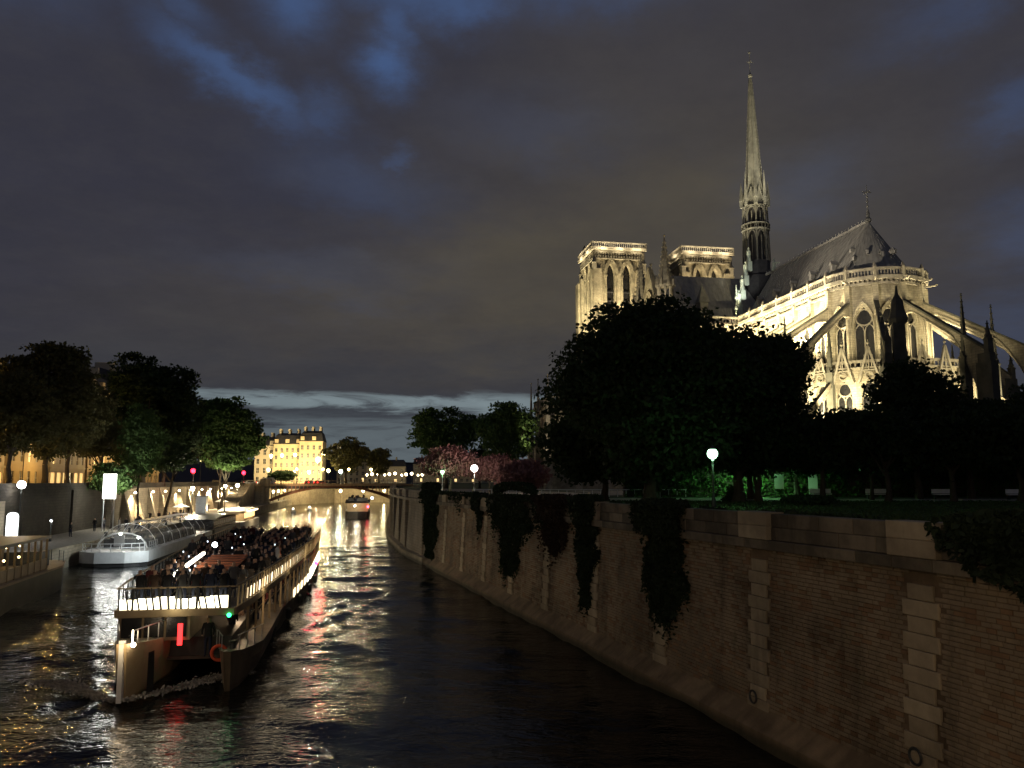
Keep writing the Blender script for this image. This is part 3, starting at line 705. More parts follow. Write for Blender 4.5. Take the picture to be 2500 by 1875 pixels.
    # --- transept, south arm with gable and turrets
    tw = MB(); tw.box(-7, 7, -24, 24, 0, ZE); tw.build('transept_wall', m_stone, C)
    balustrade(C, [(7.3, -8.2), (7.3, -23.6)], ZE, ZE+1.5, m_stone2)
    MB().box(6.8, 7.6, -23.8, -8, ZE-.6, ZE).build('cornice', m_stone2, C)
    tr = MB(); tr.add([(6.6, -23, ZE), (6.6, 23, ZE), (0, 23, ZR), (0, -23, ZR), (-6.6, 23, ZE), (-6.6, -23, ZE)], [(0, 1, 2, 3), (3, 2, 4, 5)])
    for k in range(18):
        y = -22.5+k*.95; tr.bar((6.6, y, ZE+.05), (0, y, ZR+.05), .08)
    tr.build('transept_roof', m_lead, C)
    d = MB(); d.box(4.2, 6.2, -15.6, -14.0, 35, 37.6); d.add([(6.5, -15.9, 37.6), (6.5, -13.7, 37.6), (4, -13.7, 37.6), (4, -15.9, 37.6), (5.4, -14.8, 41.6)], [(0, 1, 4), (1, 2, 4), (2, 3, 4), (3, 0, 4)]); dm = d.build('dormer', m_spire, C)
    gb = MB(); gb.add([(-7, -24.1, ZE-1), (7, -24.1, ZE-1), (0, -24.1, 45.6), (-7, -23.3, ZE-1), (7, -23.3, ZE-1), (0, -23.3, 45.6)], [(0, 1, 2), (5, 4, 3), (1, 4, 5, 2), (0, 2, 5, 3)])
    gb.bar((-7.1, -24.2, ZE-1), (0, -24.2, 45.9), .5); gb.bar((7.1, -24.2, ZE-1), (0, -24.2, 45.9), .5); gb.ring((0, -24.3, 36.5), 2.6, .22, 20, 5, 'y'); gb.ring((0, -24.3, 36.5), 1.2, .15, 14, 5, 'y')
    ps_ = [(-4.6+9.2*i/10, 33.5+7.4*gothic(-1+i/5)) for i in range(11)]
    for u_, v_ in zip(ps_, ps_[1:]): gb.bar((u_[0], -24.35, u_[1]), (v_[0], -24.35, v_[1]), .4)
    gb.build('transept_gable', m_stone, C); MB().ball((0, -23.7, 46.6), .35, 5).tube((0, -23.7, 45), (0, -23.7, 46.5), .15).build('finial', m_stone2, C)
    for sx in (-1, 1):
        x, y = sx*7.4, -23.4; b = MB(); b.lathe([(1.5, 0), (1.5, 36.5), (1.75, 36.6), (1.75, 37.2)], 8, (x, y, 0))
        for i in range(8):
            t_ = 2*math.pi*(i+.5)/8; b.obox((x+1.45*math.cos(t_), y+1.45*math.sin(t_)), t_, .18, .18, 37.2, 40)
        b.lathe([(1.65, 40), (1.7, 40.5), (1.3, 41.3), (.12, 50.3)], 8, (x, y, 0))
        for i in range(8):
            t_ = 2*math.pi*i/8; b.obox((x+1.75*math.cos(t_), y+1.75*math.sin(t_)), t_, .28, .28, 40.2, 42.4, top=.1)
            for j in range(9):
                f = j/9; b.obox((x+(1.3*(1-f)+.12)*math.cos(t_), y+(1.3*(1-f)+.12)*math.sin(t_)), t_, .14, .1, 41.5+8.5*f, 41.75+8.5*f)
        b.ball((x, y, 50.6), .25, 4); b.build('turret', m_stone2, C)
    # --- spire over the crossing
    s = MB(); s.lathe([(4.2, 38), (3.3, 44.8), (2.8, 45.2), (2.75, 48.2)], 8, a0=R(22.5)); s.build('spire_base', m_slate, C)
    s = MB()
    for i in range(8):
        t_ = R(22.5+45*i); c, n_ = math.cos(t_), math.sin(t_)
        s.tube((2.75*c, 2.75*n_, 48), (2.5*c, 2.5*n_, 60.2), .22, .17, 5)
        t2 = t_+R(22.5)
        for z0, z1, rr in ((48.2, 54.8, 2.5), (56.2, 60.2, 2.3)):
            s.obox((rr*math.cos(t2), rr*math.sin(t2)), t2, .08, .08, z0, z1-1.2)
            hw = .95; ps2 = [(k*hw*.95, z1-1.7+1.7*gothic(k)) for k in (-1, -.6, -.2, .2, .6, 1)]
            pp = [(rr*math.cos(t2)-math.sin(t2)*u, rr*math.sin(t2)+math.cos(t2)*u, z) for u, z in ps2]
            for a, b in zip(pp, pp[1:]): s.bar(a, b, .2)
    s.lathe([(1.6, 48), (1.4, 60)], 8, a0=R(22.5), m=1)
    for z, rr in ((55.0, 3.0), (60.2, 2.55)): s.lathe([(rr-.3, z-.15), (rr, z), (rr, z+.15), (rr-.4, z+.2)], 16)
    s.lathe([(3.0, 56.2), (3.05, 56.28), (3.0, 56.36)], 16)
    for i in range(24): t_ = R(15*i); s.obox((2.95*math.cos(t_), 2.95*math.sin(t_)), t_, .06, .05, 55.2, 56.2)
    s.build('spire_lantern', [m_spired, m_slate], C)
    s = MB()
    for i in range(8):        # crown of gablets and pinnacles at the needle's foot
        t_ = R(22.5+45*i); c, n_ = math.cos(t_), math.sin(t_)
        s.lathe([(.42, 0), (.42, 1.4), (.5, 1.5), (.05, 5.6 if i % 2 else 7.4)], 4, (2.75*c, 2.75*n_, 60.3), a0=t_)
        s.bar((2.7*c, 2.7*n_, 61.5), (1.55*c, 1.55*n_, 66.5), .22)
        t2 = t_+R(22.5); w_ = 1.0; P = lambda u, z, rr: (rr*math.cos(t2)-math.sin(t2)*u, rr*math.sin(t2)+math.cos(t2)*u, z)
        s.bar(P(-w_, 60.4, 2.5), P(0, 64.4, 2.0), .24); s.bar(P(w_, 60.4, 2.5), P(0, 64.4, 2.0), .24)
    s.build('spire_gablet', m_spire, C)
    s = MB(); s.lathe([(2.1, 60), (1.72, 65.5), (1.02, 75.5), (.45, 86), (.22, 90), (.1, 91)], 8, a0=R(22.5))
    for i in range(8):
        t_ = R(22.5+45*i)
        for j in range(34):
            f = j/34; z = 63+26*f; rr = 1.9*(1-f)+.28*f; s.obox((rr*math.cos(t_), rr*math.sin(t_)), t_, .16, .07, z, z+.28)
        s.bar((2.05*math.cos(t_), 2.05*math.sin(t_), 60.5), (.3*math.cos(t_), .3*math.sin(t_), 89.5), .12)
    s.build('spire_needle', m_spire, C)
    s = MB(); s.lathe([(.1, 0), (.45, .3), (.5, .7), (.15, 1.1)], 8, (0, 0, 89.6)); s.tube((0, 0, 90.5), (0, 0, 95.3), .07, .05); s.bar((-.0, -.7, 93.4), (0, .7, 93.4), .1); s.bar((-.6, 0, 93.4), (.6, 0, 93.4), .1)
    s.ball((0, 0, 95.6), .28, 5); s.build('spire_cross', m_spire, C)
    for i in range(4):        # copper statues stepping down the roof valley
        x, y, z = 3.0+i*.9, -3.3-i*1.25, 47.3-i*3.3
        s = MB(); s.box(x-.5, x+.5, y-.5, y+.5, z-2.0, z); s.lathe([(.42, 0), (.5, .3), (.38, 1.2), (.45, 1.9), (.42, 2.3), (.14, 2.5), (.2, 2.75), (.18, 3.0), (.05, 3.1)], 8, (x, y, z)); s.build('statue', m_copper, C)
    s = MB()
    for i in range(12): s.ball((6.3-i*.05, -8.1+.05*i, 34.4+i*.55), .22 if i % 4 else .5, 4)
    s.tube((6.4, -8.1, 33.5), (5.8, -7.6, 41.5), .13, .1); s.build('valley_finial', m_copper, C)
    s = MB(); s.lathe([(.42, 0), (.5, .3), (.38, 1.1), (.45, 1.7), (.14, 2.1), (.2, 2.4), (.05, 2.7)], 8, (7.5, 0, ZR)); s.bar((7.5, .1, ZR+1.7), (8.2, .9, ZR+1.5), .2); s.build('statue', m_copper, C)
    # --- towers
    def tower(cy):
        X0, X1 = -71.0, -57.2; Y0, Y1 = cy-6.9, cy+6.9
        t = MB(); faces = [((X1, Y0, 0), (0, 1, 0), (1, 0, 0), Y1-Y0), ((X0, Y0, 0), (1, 0, 0), (0, -1, 0), X1-X0)]
        for O, U, N, L in faces:
            holes = [(L/2-2.35, 2.5, 46, 59.2, 62.6), (L/2+2.35, 2.5, 46, 59.2, 62.6)]
            arch_wall(t, O, U, N, 0, L, 20, 66.2, holes, 1.6, 6)
            ob = Vector(O); Uv = Vector(U); Nv = Vector(N)
            for cx, w, zb, zs, zt in holes:        # stepped archivolts
                for k in range(4):
                    rr = 1.28+.27*k; dd = .05+.12*k
                    ps_ = [(cx+rr*u, zs-.1+(3.4+.42*k)*gothic(u)) for u in (-1, -.8, -.55, -.3, 0, .3, .55, .8, 1)]
                    for a, b in zip(ps_, ps_[1:]):
                        t.bar(ob+Uv*a[0]+Nv*dd+Vector((0, 0, a[1])), ob+Uv*b[0]+Nv*dd+Vector((0, 0, b[1])), .2, .24)
                for s_ in (-1, 1):
                    for k in range(2):
                        c_ = ob+Uv*(cx+s_*(1.35+.38*k))+Nv*.12; t.tube((c_.x, c_.y, 42), (c_.x, c_.y, zs-.3), .17, .17, 6); t.obox((c_.x, c_.y), math.atan2(Uv.y, Uv.x), .26, .26, zs-.6, zs-.1)
        t.add([(X0, Y1, 20), (X0, Y1, 66.2), (X1, Y1, 66.2), (X1, Y1, 20)], [(0, 1, 2, 3)]); t.add([(X0, Y0, 20), (X0, Y0, 66.2), (X0, Y1, 66.2), (X0, Y1, 20)], [(0, 1, 2, 3)])
        t.box(X0+.1, X1-.1, Y0+.1, Y1-.1, 66.0, 66.2)
        t.build('tower_wall', m_stone, C)
        MB().box(X0+2, X1-2, Y0+2, Y1-2, 44, 65).build('belfry_louvre', m_glassdark, C)
        lv = MB()
        for z in (47, 49.5, 52, 54.5): lv.bar((X1-1.4, Y0+2.5, z), (X1-1.4, Y1-2.5, z), .25)
        lv.build('louvre_slat', m_slate, C)
        b = MB()       # corner buttresses with set-offs
        for bx in (X0, X1):
            for by in (Y0, Y1):
                sx = 1 if bx == X1 else -1; sy = 1 if by == Y1 else -1
                b.obox((bx+sx*.35, by-sy*.5), 0, .55, 1.3, 20, 60.8); b.obox((bx-sx*.5, by+sy*.35), 0, 1.3, .55, 20, 60.8)
                b.obox((bx+sx*.15, by-sy*.4), 0, .35, 1.0, 60.8, 65.6); b.obox((bx-sx*.4, by+sy*.15), 0, 1.0, .35, 60.8, 65.6)
                for k in range(26):     # crockets up the edges
                    z = 30+k*1.18; b.obox((bx+sx*.95, by+sy*.85), 0, .14, .14, z, z+.5)
        b.build('tower_buttress', m_stone, C)
        for bx, by in ((X1+.4, Y0-.3), (X1+.4, Y1+.3), (X0-.3, Y0-.3)): pinnacle(C, bx, by, 60.4, 65.0, 1.1, m_stone2, crockets=False)
        b = MB(); b.box(X0-3.2, X0, Y0-1.4, Y0+3, 20, 59.8); b.build('stair_turret', m_stone, C)
        c = MB(); e = 1.1
        c.box(X0-e+.5, X1+e-.5, Y0-e+.5, Y1+e-.5, 63.6, 63.9); c.box(X0-e, X1+e, Y0-e, Y1+e, 66.2, 66.75); c.box(X0-.45, X1+.45, Y0-.45, Y1+.45, 65.5, 65.8)
        for z in (64.1, 65.0):
            for k in range(19):
                u = k/18
                c.obox((X1+.35, Y0+(Y1-Y0)*u), 0, .3, .17, z, z+.5); c.obox((X0+(X1-X0)*u, Y0-.35), 0, .17, .3, z, z+.5)
        c.build('tower_cornice', m_stone2, C)
        q = 1.0; balustrade(C, [(X0-q, Y0-q), (X1+q, Y0-q), (X1+q, Y1+q), (X0-q, Y1+q), (X0-q, Y0-q)], 66.75, 68.4, m_stone2, step=.6)
        MB().lathe([(6.2, 66.7), (.3, 68.3)], 4, ((X0+X1)/2, cy, 0), a0=R(45)).build('tower_roof', m_lead, C)
        # lights: below the belfry, and along the cornice
        for dy in (-4.5, 0, 4.5): lamp('tower_floodlight', (X1+5.5, cy+dy, 43.5), 12500 if cy < 0 else 24000, (1, .80, .48), (X1-.5, cy+dy*.6, 64), 75, .7, .3, C)
        for px_, py_ in ((X1+3.4, cy-5), (X1+3.4, cy), (X1+3.4, cy+5), (X0+3, Y0-3.4), (X0+10, Y0-3.4)):
            ax, ay = (X1+.9, py_) if px_ > X1 else (px_, Y0-.9)
            lamp('cornice_floodlight', (ax+(2.2 if px_ > X1 else 0), ay-(2.2 if py_ < Y0 else 0), 65.6), 1300, (1, .84, .56), (ax-(.3 if px_ > X1 else 0), ay+(.3 if py_ < Y0 else 0), 68.3), 125, .8, .2, C)
    tower(-13.1); tower(13.1)
    T = MB(); T.lathe([(1.0, 0), (1.0, 2.4), (.1, 5)], 8, (-70.5, -19.5, 66.3)); T.build('stair_turret', m_slate, C)
    MB().box(-71, -57.2, -6.2, 6.2, 0, 46).build('west_gallery', m_stone, C)
    # --- floodlights
    warm = (1, .84, .50)
    for x in (9.8, 15.3, 20.8, 26.3, 31.8, 37): lamp('choir_floodlight', (x, -12.6, 21.0), 52000, warm, (x, -7.4, 30.5), 110, .8, .3, C)
    for x in (12, 20, 28, 35): lamp('choir_floodlight', (x, -19.0, 11.5), 20000, warm, (x, -12, 18), 120, .8, .3, C)
    for a, p in ((-75, 9000), (-45, 3200), (-15, 4200), (15, 6500), (45, 16000), (75, 18000)):
        x, y = pol(12.8, a); tx, ty = pol(7.6, a); lamp('apse_floodlight', (x, y, 19.6), p, warm, (tx, ty, 28), 115, .8, .3, C)
    for a, p in ((-82, 9000), (-67, 9000), (-52, 8500), (-37, 3600), (-22, 1500), (-8, 1500), (8, 3000), (22, 7000), (38, 8000)):
        x, y = pol(19.3, a); tx, ty = pol(14, a); lamp('gallery_floodlight', (x, y, 11.6), p, warm, (tx, ty, 16.5), 130, .8, .3, C)
    for a, p in ((-75, 4000), (-52, 5500)):
        x, y = pol(27.5, a); tx, ty = pol(20.5, a); lamp('chapel_floodlight', (x, y, 2.0), p, warm, (tx, ty, 7), 110, .8, .3, C)
    for x, y, z_ in ((14, -7.5, 36), (20, -1.5, 46), (-8, -9, 40)): lamp('spire_floodlight', (x, y, z_), 30000, (1, .90, .68), (0, 0, 80), 44, .9, .3, C)
    lamp('statue_floodlight', (9.5, -8.0, 36.5), 2600, (1, 1, .9), (4, -5.2, 43.5), 60, .8, .2, C)
    lamp('gable_floodlight', (1, -34, 30), 14000, warm, (0, -24, 38), 80, .8, .3, C)
    lamp('turret_floodlight', (13, -28, 33), 3500, (1, .86, .6), (7.4, -23.4, 42), 70, .8, .3, C)
    lamp('tower_side_floodlight', (-60, -31, 30), 110000, warm, (-62, -20.5, 50), 70, .8, .4, C)
    lamp('tower_side_floodlight', (-50, -23, 30), 90000, warm, (-57.5, -19, 45), 70, .8, .4, C)
build_cathedral(cath)
for a_ in ((64, -30, 21), (30, -30, 22)):        # unseen lamps added to brighten the lead roof
    lamp('roof_fill_light', a_, 30000, (1, .86, .68), (36, -2, 41), 50, .9, .3, cath)

# ================================================================== TREES AND PLANTS
def leafmat(name, c1, c2):
    m = bpy.data.materials.new(name); m.use_nodes = True; t = m.node_tree; q = NG(t); p = t.nodes['Principled BSDF']
    p.inputs['Roughness'].default_value = .7; p.inputs['Specular IOR Level'].default_value = .2
    tc = q.n('ShaderNodeTexCoord'); f = q.sm(q.noise(tc.outputs['Object'], .7, 4, .7), .35, .65); cc = q.mix(f, c1, c2); q.lk(cc, p.inputs['Base Color'])
    tr = q.n('ShaderNodeBsdfTranslucent'); q.lk(cc, tr.inputs[0]); mx = q.n('ShaderNodeMixShader'); mx.inputs[0].default_value = .3
    q.lk(p.outputs[0], mx.inputs[1]); q.lk(tr.outputs[0], mx.inputs[2]); q.lk(mx.outputs[0], t.nodes['Material Output'].inputs[0]); return m
m_leaf = leafmat('dark_foliage', (.035, .055, .022), (.022, .038, .014))
m_leafl = leafmat('fresh_foliage', (.075, .13, .035), (.045, .085, .025))
m_leafy = leafmat('plane_tree_foliage', (.10, .095, .035), (.07, .065, .025))
m_pink = leafmat('cherry_blossom', (.30, .16, .15), (.20, .10, .095))
m_ivy = leafmat('ivy_leaves', (.026, .042, .020), (.015, .026, .012))
m_ivyred = leafmat('dry_creeper', (.045, .030, .020), (.028, .020, .014))
def leafmesh(P, size, rs, mat):
    n = len(P); a = rs.normal(size=(n, 3)); a /= np.linalg.norm(a, axis=1)[:, None]; b = rs.normal(size=(n, 3)); b -= (a*b).sum(1)[:, None]*a; b /= np.linalg.norm(b, axis=1)[:, None]
    L = size*(.6+.8*rs.rand(n))[:, None]; V = np.stack([P-a*L*.6, P+b*L*.38, P+a*L*.6, P-b*L*.38], 1).reshape(-1, 3)
    me = bpy.data.meshes.new('leaves'); me.vertices.add(len(V)); me.vertices.foreach_set('co', V.ravel()); me.loops.add(4*n)
    me.loops.foreach_set('vertex_index', np.arange(4*n)); me.polygons.add(n); me.polygons.foreach_set('loop_start', np.arange(0, 4*n, 4)); me.update(calc_edges=True)
    me.materials.append(mat); return me
def crown_points(n, lobes, rs, zmin=None, clump=.55, inner=.3):
    w = np.array([(l[3]*l[4]+l[4]*l[5]+l[3]*l[5]) for l in lobes]); w = w/w.sum(); nc = max(20, n//22)
    k = rs.choice(len(lobes), nc, p=w); Lb = np.array(lobes)[k]; d = rs.normal(size=(nc, 3)); d /= np.linalg.norm(d, axis=1)[:, None]
    r = np.where(rs.rand(nc) < inner, rs.rand(nc)**.5, 1-.16*rs.rand(nc)**1.5)[:, None]; C = Lb[:, :3]+d*Lb[:, 3:]*r
    P = C[rs.randint(0, nc, n)]+np.clip(rs.normal(size=(n, 3)), -1.7, 1.7)*clump*np.array([1.15, 1.15, .42])
    if zmin is not None: P[:, 2] = np.where(P[:, 2] < zmin, zmin+rs.rand(n)*.5, P[:, 2])
    return P
def tree(x, y, z0, top, rad, n, label, mat=None, bot=None, leaf=.38, tr=.35, shape='round', seed=0, group='trees', lean=0., name='tree', cat='tree', ry=None, clump=.55, inner=.3, nl=14):
    """top / bot: heights (world z) of the crown; rad: its radius"""
    rs = np.random.RandomState(seed+int(abs(x*7+y*3))); mat = mat or m_leaf; H = top-z0; bot = (bot or z0+H*.28)-z0; ry = ry or rad
    t = empty(name, (x, y, z0), 0, label=label, category=cat, group=group)
    cz, rz = (H+bot)/2, (H-bot)/2; lobes = []
    if shape == 'clip':
        for i in range(nl): lobes.append((rs.uniform(-.6, .6)*rad, rs.uniform(-.6, .6)*ry, rs.uniform(bot+.8, H-.9), rad*.5, ry*.5, 1.0))
    elif shape == 'cone':
        for i in range(nl):
            f = i/(nl-1); lobes.append((rs.uniform(-.2, .2)*rad*(1-f), rs.uniform(-.2, .2)*rad*(1-f), bot+(H-bot)*(.08+.86*f), rad*(1.02-f)*.85, rad*(1.02-f)*.85, (H-bot)/nl*1.1))
    else:
        lobes.append((0, 0, cz, rad*.72, ry*.72, rz*.78))
        for i in range(nl):
            d = rs.normal(size=3); d /= np.linalg.norm(d); k = rs.uniform(.28, .42)
            lobes.append((d[0]*rad*(1-k), d[1]*ry*(1-k), cz+d[2]*rz*(1-k), rad*k, ry*k, rz*k*.9))
    P = crown_points(n, lobes, rs, clump=clump, inner=inner, zmin=bot-.1 if shape == 'clip' else None); link('crown', leafmesh(P, leaf, rs, mat), t)
    q = Vector((0, 0, 0)); r0 = tr; mb = MB(); zb = bot+rz*.35; seg = 4
    for i in range(seg):
        nx = Vector((lean*(i+1)/seg+rs.uniform(-.12, .12), rs.uniform(-.12, .12), zb*(i+1)/seg)); mb.tube(q, nx, r0*(1.25 if i == 0 else 1), r0*.86, 8); q = nx; r0 *= .86
    mb.build('trunk', m_bark, t)
    for i in range(6 if rad > 2 else 3):
        a = 2*math.pi*i/6+rs.rand(); e = Vector((math.cos(a)*rad*.62, math.sin(a)*ry*.62, cz+rs.uniform(-.3, .6)*rz)); s_ = q*rs.uniform(.62, .98); mid = (s_+e)/2+Vector((0, 0, -.3))
        l = MB(); l.tube(s_, mid, r0*.7, r0*.42, 5); l.tube(mid, e, r0*.42, r0*.12, 5); l.build('limb', m_bark, t)
    return t
G = 6.8
RT = 'garden trees on the island'
tree(10.2, 60.5, G, 22.3, 7.8, 60000, 'broad dark chestnut tree nearest the river, hiding the foot of the square tower', seed=1, group=RT, tr=.55, leaf=.31, bot=7.9, nl=22)
tree(18.1, 66, G, 21.3, 7.3, 50000, 'wide dark chestnut tree directly behind the green lit lamp, covering the choir bays', seed=2, group=RT, tr=.5, leaf=.31, bot=7.9, nl=20)
tree(7.6, 68, G, 15.5, 4.9, 13000, 'lower dark tree on the river side of the broad chestnut', seed=3, group=RT, tr=.35, leaf=.4, bot=7.6)
tree(12.5, 72, G, 18.5, 6.4, 14000, 'dark tree filling the gap between the two big chestnuts', seed=4, group=RT, bot=7.8)
tree(38.4, 78, G, 20.4, 4.7, 14000, 'round topped dark tree standing up in front of the apse chapels', seed=5, group=RT, bot=9)
tree(44.5, 80, G, 16.8, 6.5, 17000, 'dark tree at the right frame edge below the outer flying buttress', seed=6, group=RT, bot=10)
tree(52.5, 82, G, 18.0, 5.5, 11000, 'outermost dark tree cut by the right edge of the frame', seed=16, group=RT, bot=10)
tree(29, 84, G, 14.9, 6.4, 16000, 'dark tree behind the clipped row, left of the round topped one', seed=7, group=RT, bot=9)
tree(22.5, 78, G, 17.5, 4.4, 9000, 'dark tree behind the clipped row at the right flank of the wide chestnut', seed=77, group=RT, bot=9)
ordn = ['first', 'second', 'third', 'fourth', 'fifth', 'sixth', 'seventh', 'eighth']
for i in range(8):
    tree(20.2+5.0*i, 67.5-.55*i, G, 14.3+.3*(i % 2), 3.3, 9500, '%s clipped lime tree of the row, counted from the green lit lamp' % ordn[i], seed=20+i, group='clipped lime trees along the garden path', shape='clip', bot=9.15, tr=.27, leaf=.34, name='lime_tree', ry=3.2, clump=.35, inner=.35)
tree(22, 74.5, G, 14.4, 3.0, 3500, 'clipped tree of the back row seen between two front trunks', seed=40, group='back row of clipped trees', shape='clip', bot=9.1, tr=.2, name='lime_tree')
tree(32, 73.5, G, 14.4, 3.0, 3500, 'clipped tree of the back row towards the right', seed=41, group='back row of clipped trees', shape='clip', bot=9.1, tr=.2, name='lime_tree')
tree(-14.5, 182, G, 27.0, 8.2, 18000, 'tall round tree rising behind the pink cherry tree near the bridge', mat=m_leafl, seed=8, group=RT, tr=.4, leaf=.5, bot=9, nl=12)
tree(-7.3, 186, G, 17.0, 3.8, 5000, 'small dark tree squeezed between the tall round tree and the leafy one', mat=m_leaf, seed=88, group=RT, tr=.3, leaf=.5, bot=8.5)
tree(-.8, 148, G, 23.2, 6.0, 15000, 'full green tree just left of the stone sacristy', mat=m_leafl, seed=9, group=RT, tr=.4, leaf=.45, bot=9.5)
tree(-8.6, 115, G, 13.4, 3.9, 12000, 'pink blossoming cherry tree lit by the park lamps', mat=m_pink, seed=10, group='flowering trees', tr=.25, leaf=.3, bot=8.8, name='cherry_tree')
tree(-3.2, 118, G, 12.4, 3.4, 8000, 'smaller pinkish cherry tree right of the pale lamp', mat=m_pink, seed=11, group='flowering trees', tr=.2, leaf=.3, bot=8.4, name='cherry_tree')
tree(1.5, 98, G, 11.0, 3.2, 7000, 'low reddish shrubby tree over the wall left of the broad chestnut', mat=m_pink, seed=12, group='flowering trees', tr=.18, leaf=.32, bot=7.6)
tree(17.6, 66.5, G, 8.4, .75, 1600, 'small cone shaped clipped yew below the green lit lamp', seed=14, group='bushes', shape='cone', bot=6.85, tr=.08, leaf=.16, name='cone_bush', cat='bush', clump=.08, nl=7)
tree(20.5, 57, G, 7.5, 1.6, 1800, 'low dark hedge bush on the lawn edge', seed=15, group='bushes', bot=6.9, tr=.06, leaf=.2, name='bush', cat='bush', clump=.2, ry=3)
LT = 'trees along the left bank'
tree(WX(101)-2.6, 103, 7.3, 26.6, 6.3, 22000, 'large brownish plane tree at the left edge above the lit shopfronts', mat=m_leafy, seed=50, group=LT, tr=.42, bot=11, leaf=.45)
tree(WX(92)-2.6, 93, 7.3, 21.5, 5.0, 13000, 'plane tree cut by the left edge of the frame', mat=m_leafy, seed=51, group=LT, tr=.3, bot=11)
tree(WX(112)-3.5, 113, 7.3, 24.0, 5.4, 15000, 'plane tree between the large brownish one and the darkest one', mat=m_leafy, seed=52, group=LT, tr=.32, bot=11.5)
tree(WX(120)-2.5, 121, 7.3, 18.6, 3.6, 8000, 'lower plane tree with a forked trunk in front of a yellow shopfront', mat=m_leafy, seed=53, group=LT, tr=.3, bot=11, lean=1.2)
tree(WX(139)-.8, 140, 7.3, 31.0, 9.8, 36000, 'tallest darkest tree of the left bank, with a pointed double top', mat=m_leaf, seed=54, group=LT, tr=.5, bot=9.0, leaf=.5)
tree(WX(150)-.5, 152, 7.3, 27.0, 7.6, 19000, 'dark tree sloping down right of the tallest one', mat=m_leaf, seed=55, group=LT, tr=.4, bot=10, leaf=.5)
tree(-52.9, 117, 2.0, 20.2, 2.9, 9000, 'slim green tree on the lower quay lit by the tall white sign', mat=m_leafl, seed=56, group=LT, tr=.2, bot=8, leaf=.36, shape='round', clump=.5)
tree(-54.6, 113, 2.0, 11.6, 2.8, 5500, 'low green leafy tree just behind the tall white sign', mat=m_leafl, seed=57, group=LT, tr=.16, bot=6.5, leaf=.34)
tree(-55.5, 132, 2.0, 15.0, 5.2, 9500, 'spreading tree with a leaning trunk in front of the washed wall', mat=m_leaf, seed=58, group=LT, tr=.28, bot=10.2, lean=1.6)
tree(-56.6, 161, 2.0, 25.8, 7.9, 22000, 'green tree on the lower quay nearest the bridge', mat=m_leafl, seed=59, group=LT, tr=.35, bot=9.2, leaf=.5, lean=1.0)
tree(-63, 178, 2.0, 23.5, 5.6, 9000, 'dark tree behind the one nearest the bridge', mat=m_leaf, seed=60, group=LT, tr=.35, bot=10, leaf=.5)
tree(-51.4, 148, 2.0, 14.2, 2.8, 4200, 'thin young tree whose leaves glow yellow green beside a quay lamp', mat=m_leafl, seed=61, group=LT, tr=.12, bot=10.3, leaf=.5, clump=.45)
tree(-59, 292, 7.2, 24.5, 8.3, 12000, 'rounded yellow lit tree on the far quay beside the bright lamps', mat=m_leafy, seed=62, group='trees beyond the bridge', tr=.5, bot=11, leaf=.6)
tree(-48.5, 300, 7.2, 21.5, 4.6, 4500, 'narrower tree joined to the right of the yellow lit tree', mat=m_leafy, seed=63, group='trees beyond the bridge', tr=.4, bot=10, leaf=.6)
tree(-84, 300, 7.2, 12.6, 5.0, 4000, 'low dark tree in front of the glowing apartment facade', mat=m_leaf, seed=64, group='trees beyond the bridge', tr=.3, bot=8.5, leaf=.6)

# ivy curtains on the quay wall
def ivy(s0, s1, zb, label, n, mat=None, mound=.6, seed=0, tip=.5, taper=1.2):
    rs = np.random.RandomState(seed); w = s1-s0; c = s0+w*tip
    P = []
    while len(P) < n:
        z = zb+(7.6-zb)*rs.rand()**.85; f = (z-zb)/(7.6-zb); hw = w/2*min(1, (.16+f**(1/taper))*(.9+.22*math.sin(z*2.1+seed)+.12*math.sin(z*5.3+seed*2)))
        cc = c+(s0+w/2-c)*f+.12*math.sin(z*3+seed); u = rs.uniform(-1, 1); s = cc+hw*u+rs.normal()*.05
        if rs.rand() < .22: s += rs.normal()*.28*(.4+f)
        if rs.rand() < .12: k_ = rs.randint(0, 7); s = cc+hw*math.sin(k_*2.4+seed)*1.05+.05*rs.normal(); z = z-rs.rand()*1.1*(.3+.7*(k_ % 3)/2)
        z = max(z, .1)
        if math.sin(s*3.1+seed)*math.sin(z*2.3+seed*2) > .62 and rs.rand() < .6: continue
        d = .34*math.sqrt(max(0, 1-u*u))*(.35+.65*f)
        y = (batter(z) if z < 6.2 else .06)+.04+rs.rand()*d; P.append((s, y, z))
    m = int(n*.35)
    for i in range(m):     # mound over the parapet
        a, e = rs.rand()*2*math.pi, rs.rand()**.5; s = (s0+s1)/2+w*.5*e*math.cos(a)*1.05
        zt = 7.42+mound*math.sqrt(max(0, 1-(abs(s-(s0+s1)/2)/(w*.56))**2)); P.append((s, -.25+.55*e*math.sin(a), zt-rs.rand()*.45))
    me = leafmesh(np.array(P), .17 if s0 < 30 else .24, rs, mat or m_ivy)
    o = link('ivy', me, None, label=label, category='ivy', group='ivy hanging down the quay wall'); o.location = WP; o.rotation_euler = (0, 0, WA)
ivy(58.2, 66.5, -.1, 'thick ivy column hanging down the wall corner to the water', 9000, mound=.9, seed=1, taper=2.2, tip=.35)
ivy(27.8, 37.4, 2.1, 'large dark ivy mass with a pointed tail, second from the wall corner', 12000, mound=1.0, seed=2, taper=1.1, tip=.55)
ivy(20.9, 27.4, 4.2, 'thin reddish dried creeper between two green ivy masses', 4500, m_ivyred, .3, 3, .5, 1.3)
ivy(17.3, 20.5, 2.0, 'long narrow ivy strip reaching low beside a quoin chain', 6000, mound=.35, seed=4, taper=2.0)
ivy(8.2, 12.2, 2.6, 'heavy straight ivy curtain ending above a pale quoin foot', 11000, mound=.3, seed=5, taper=2.6, tip=.45)
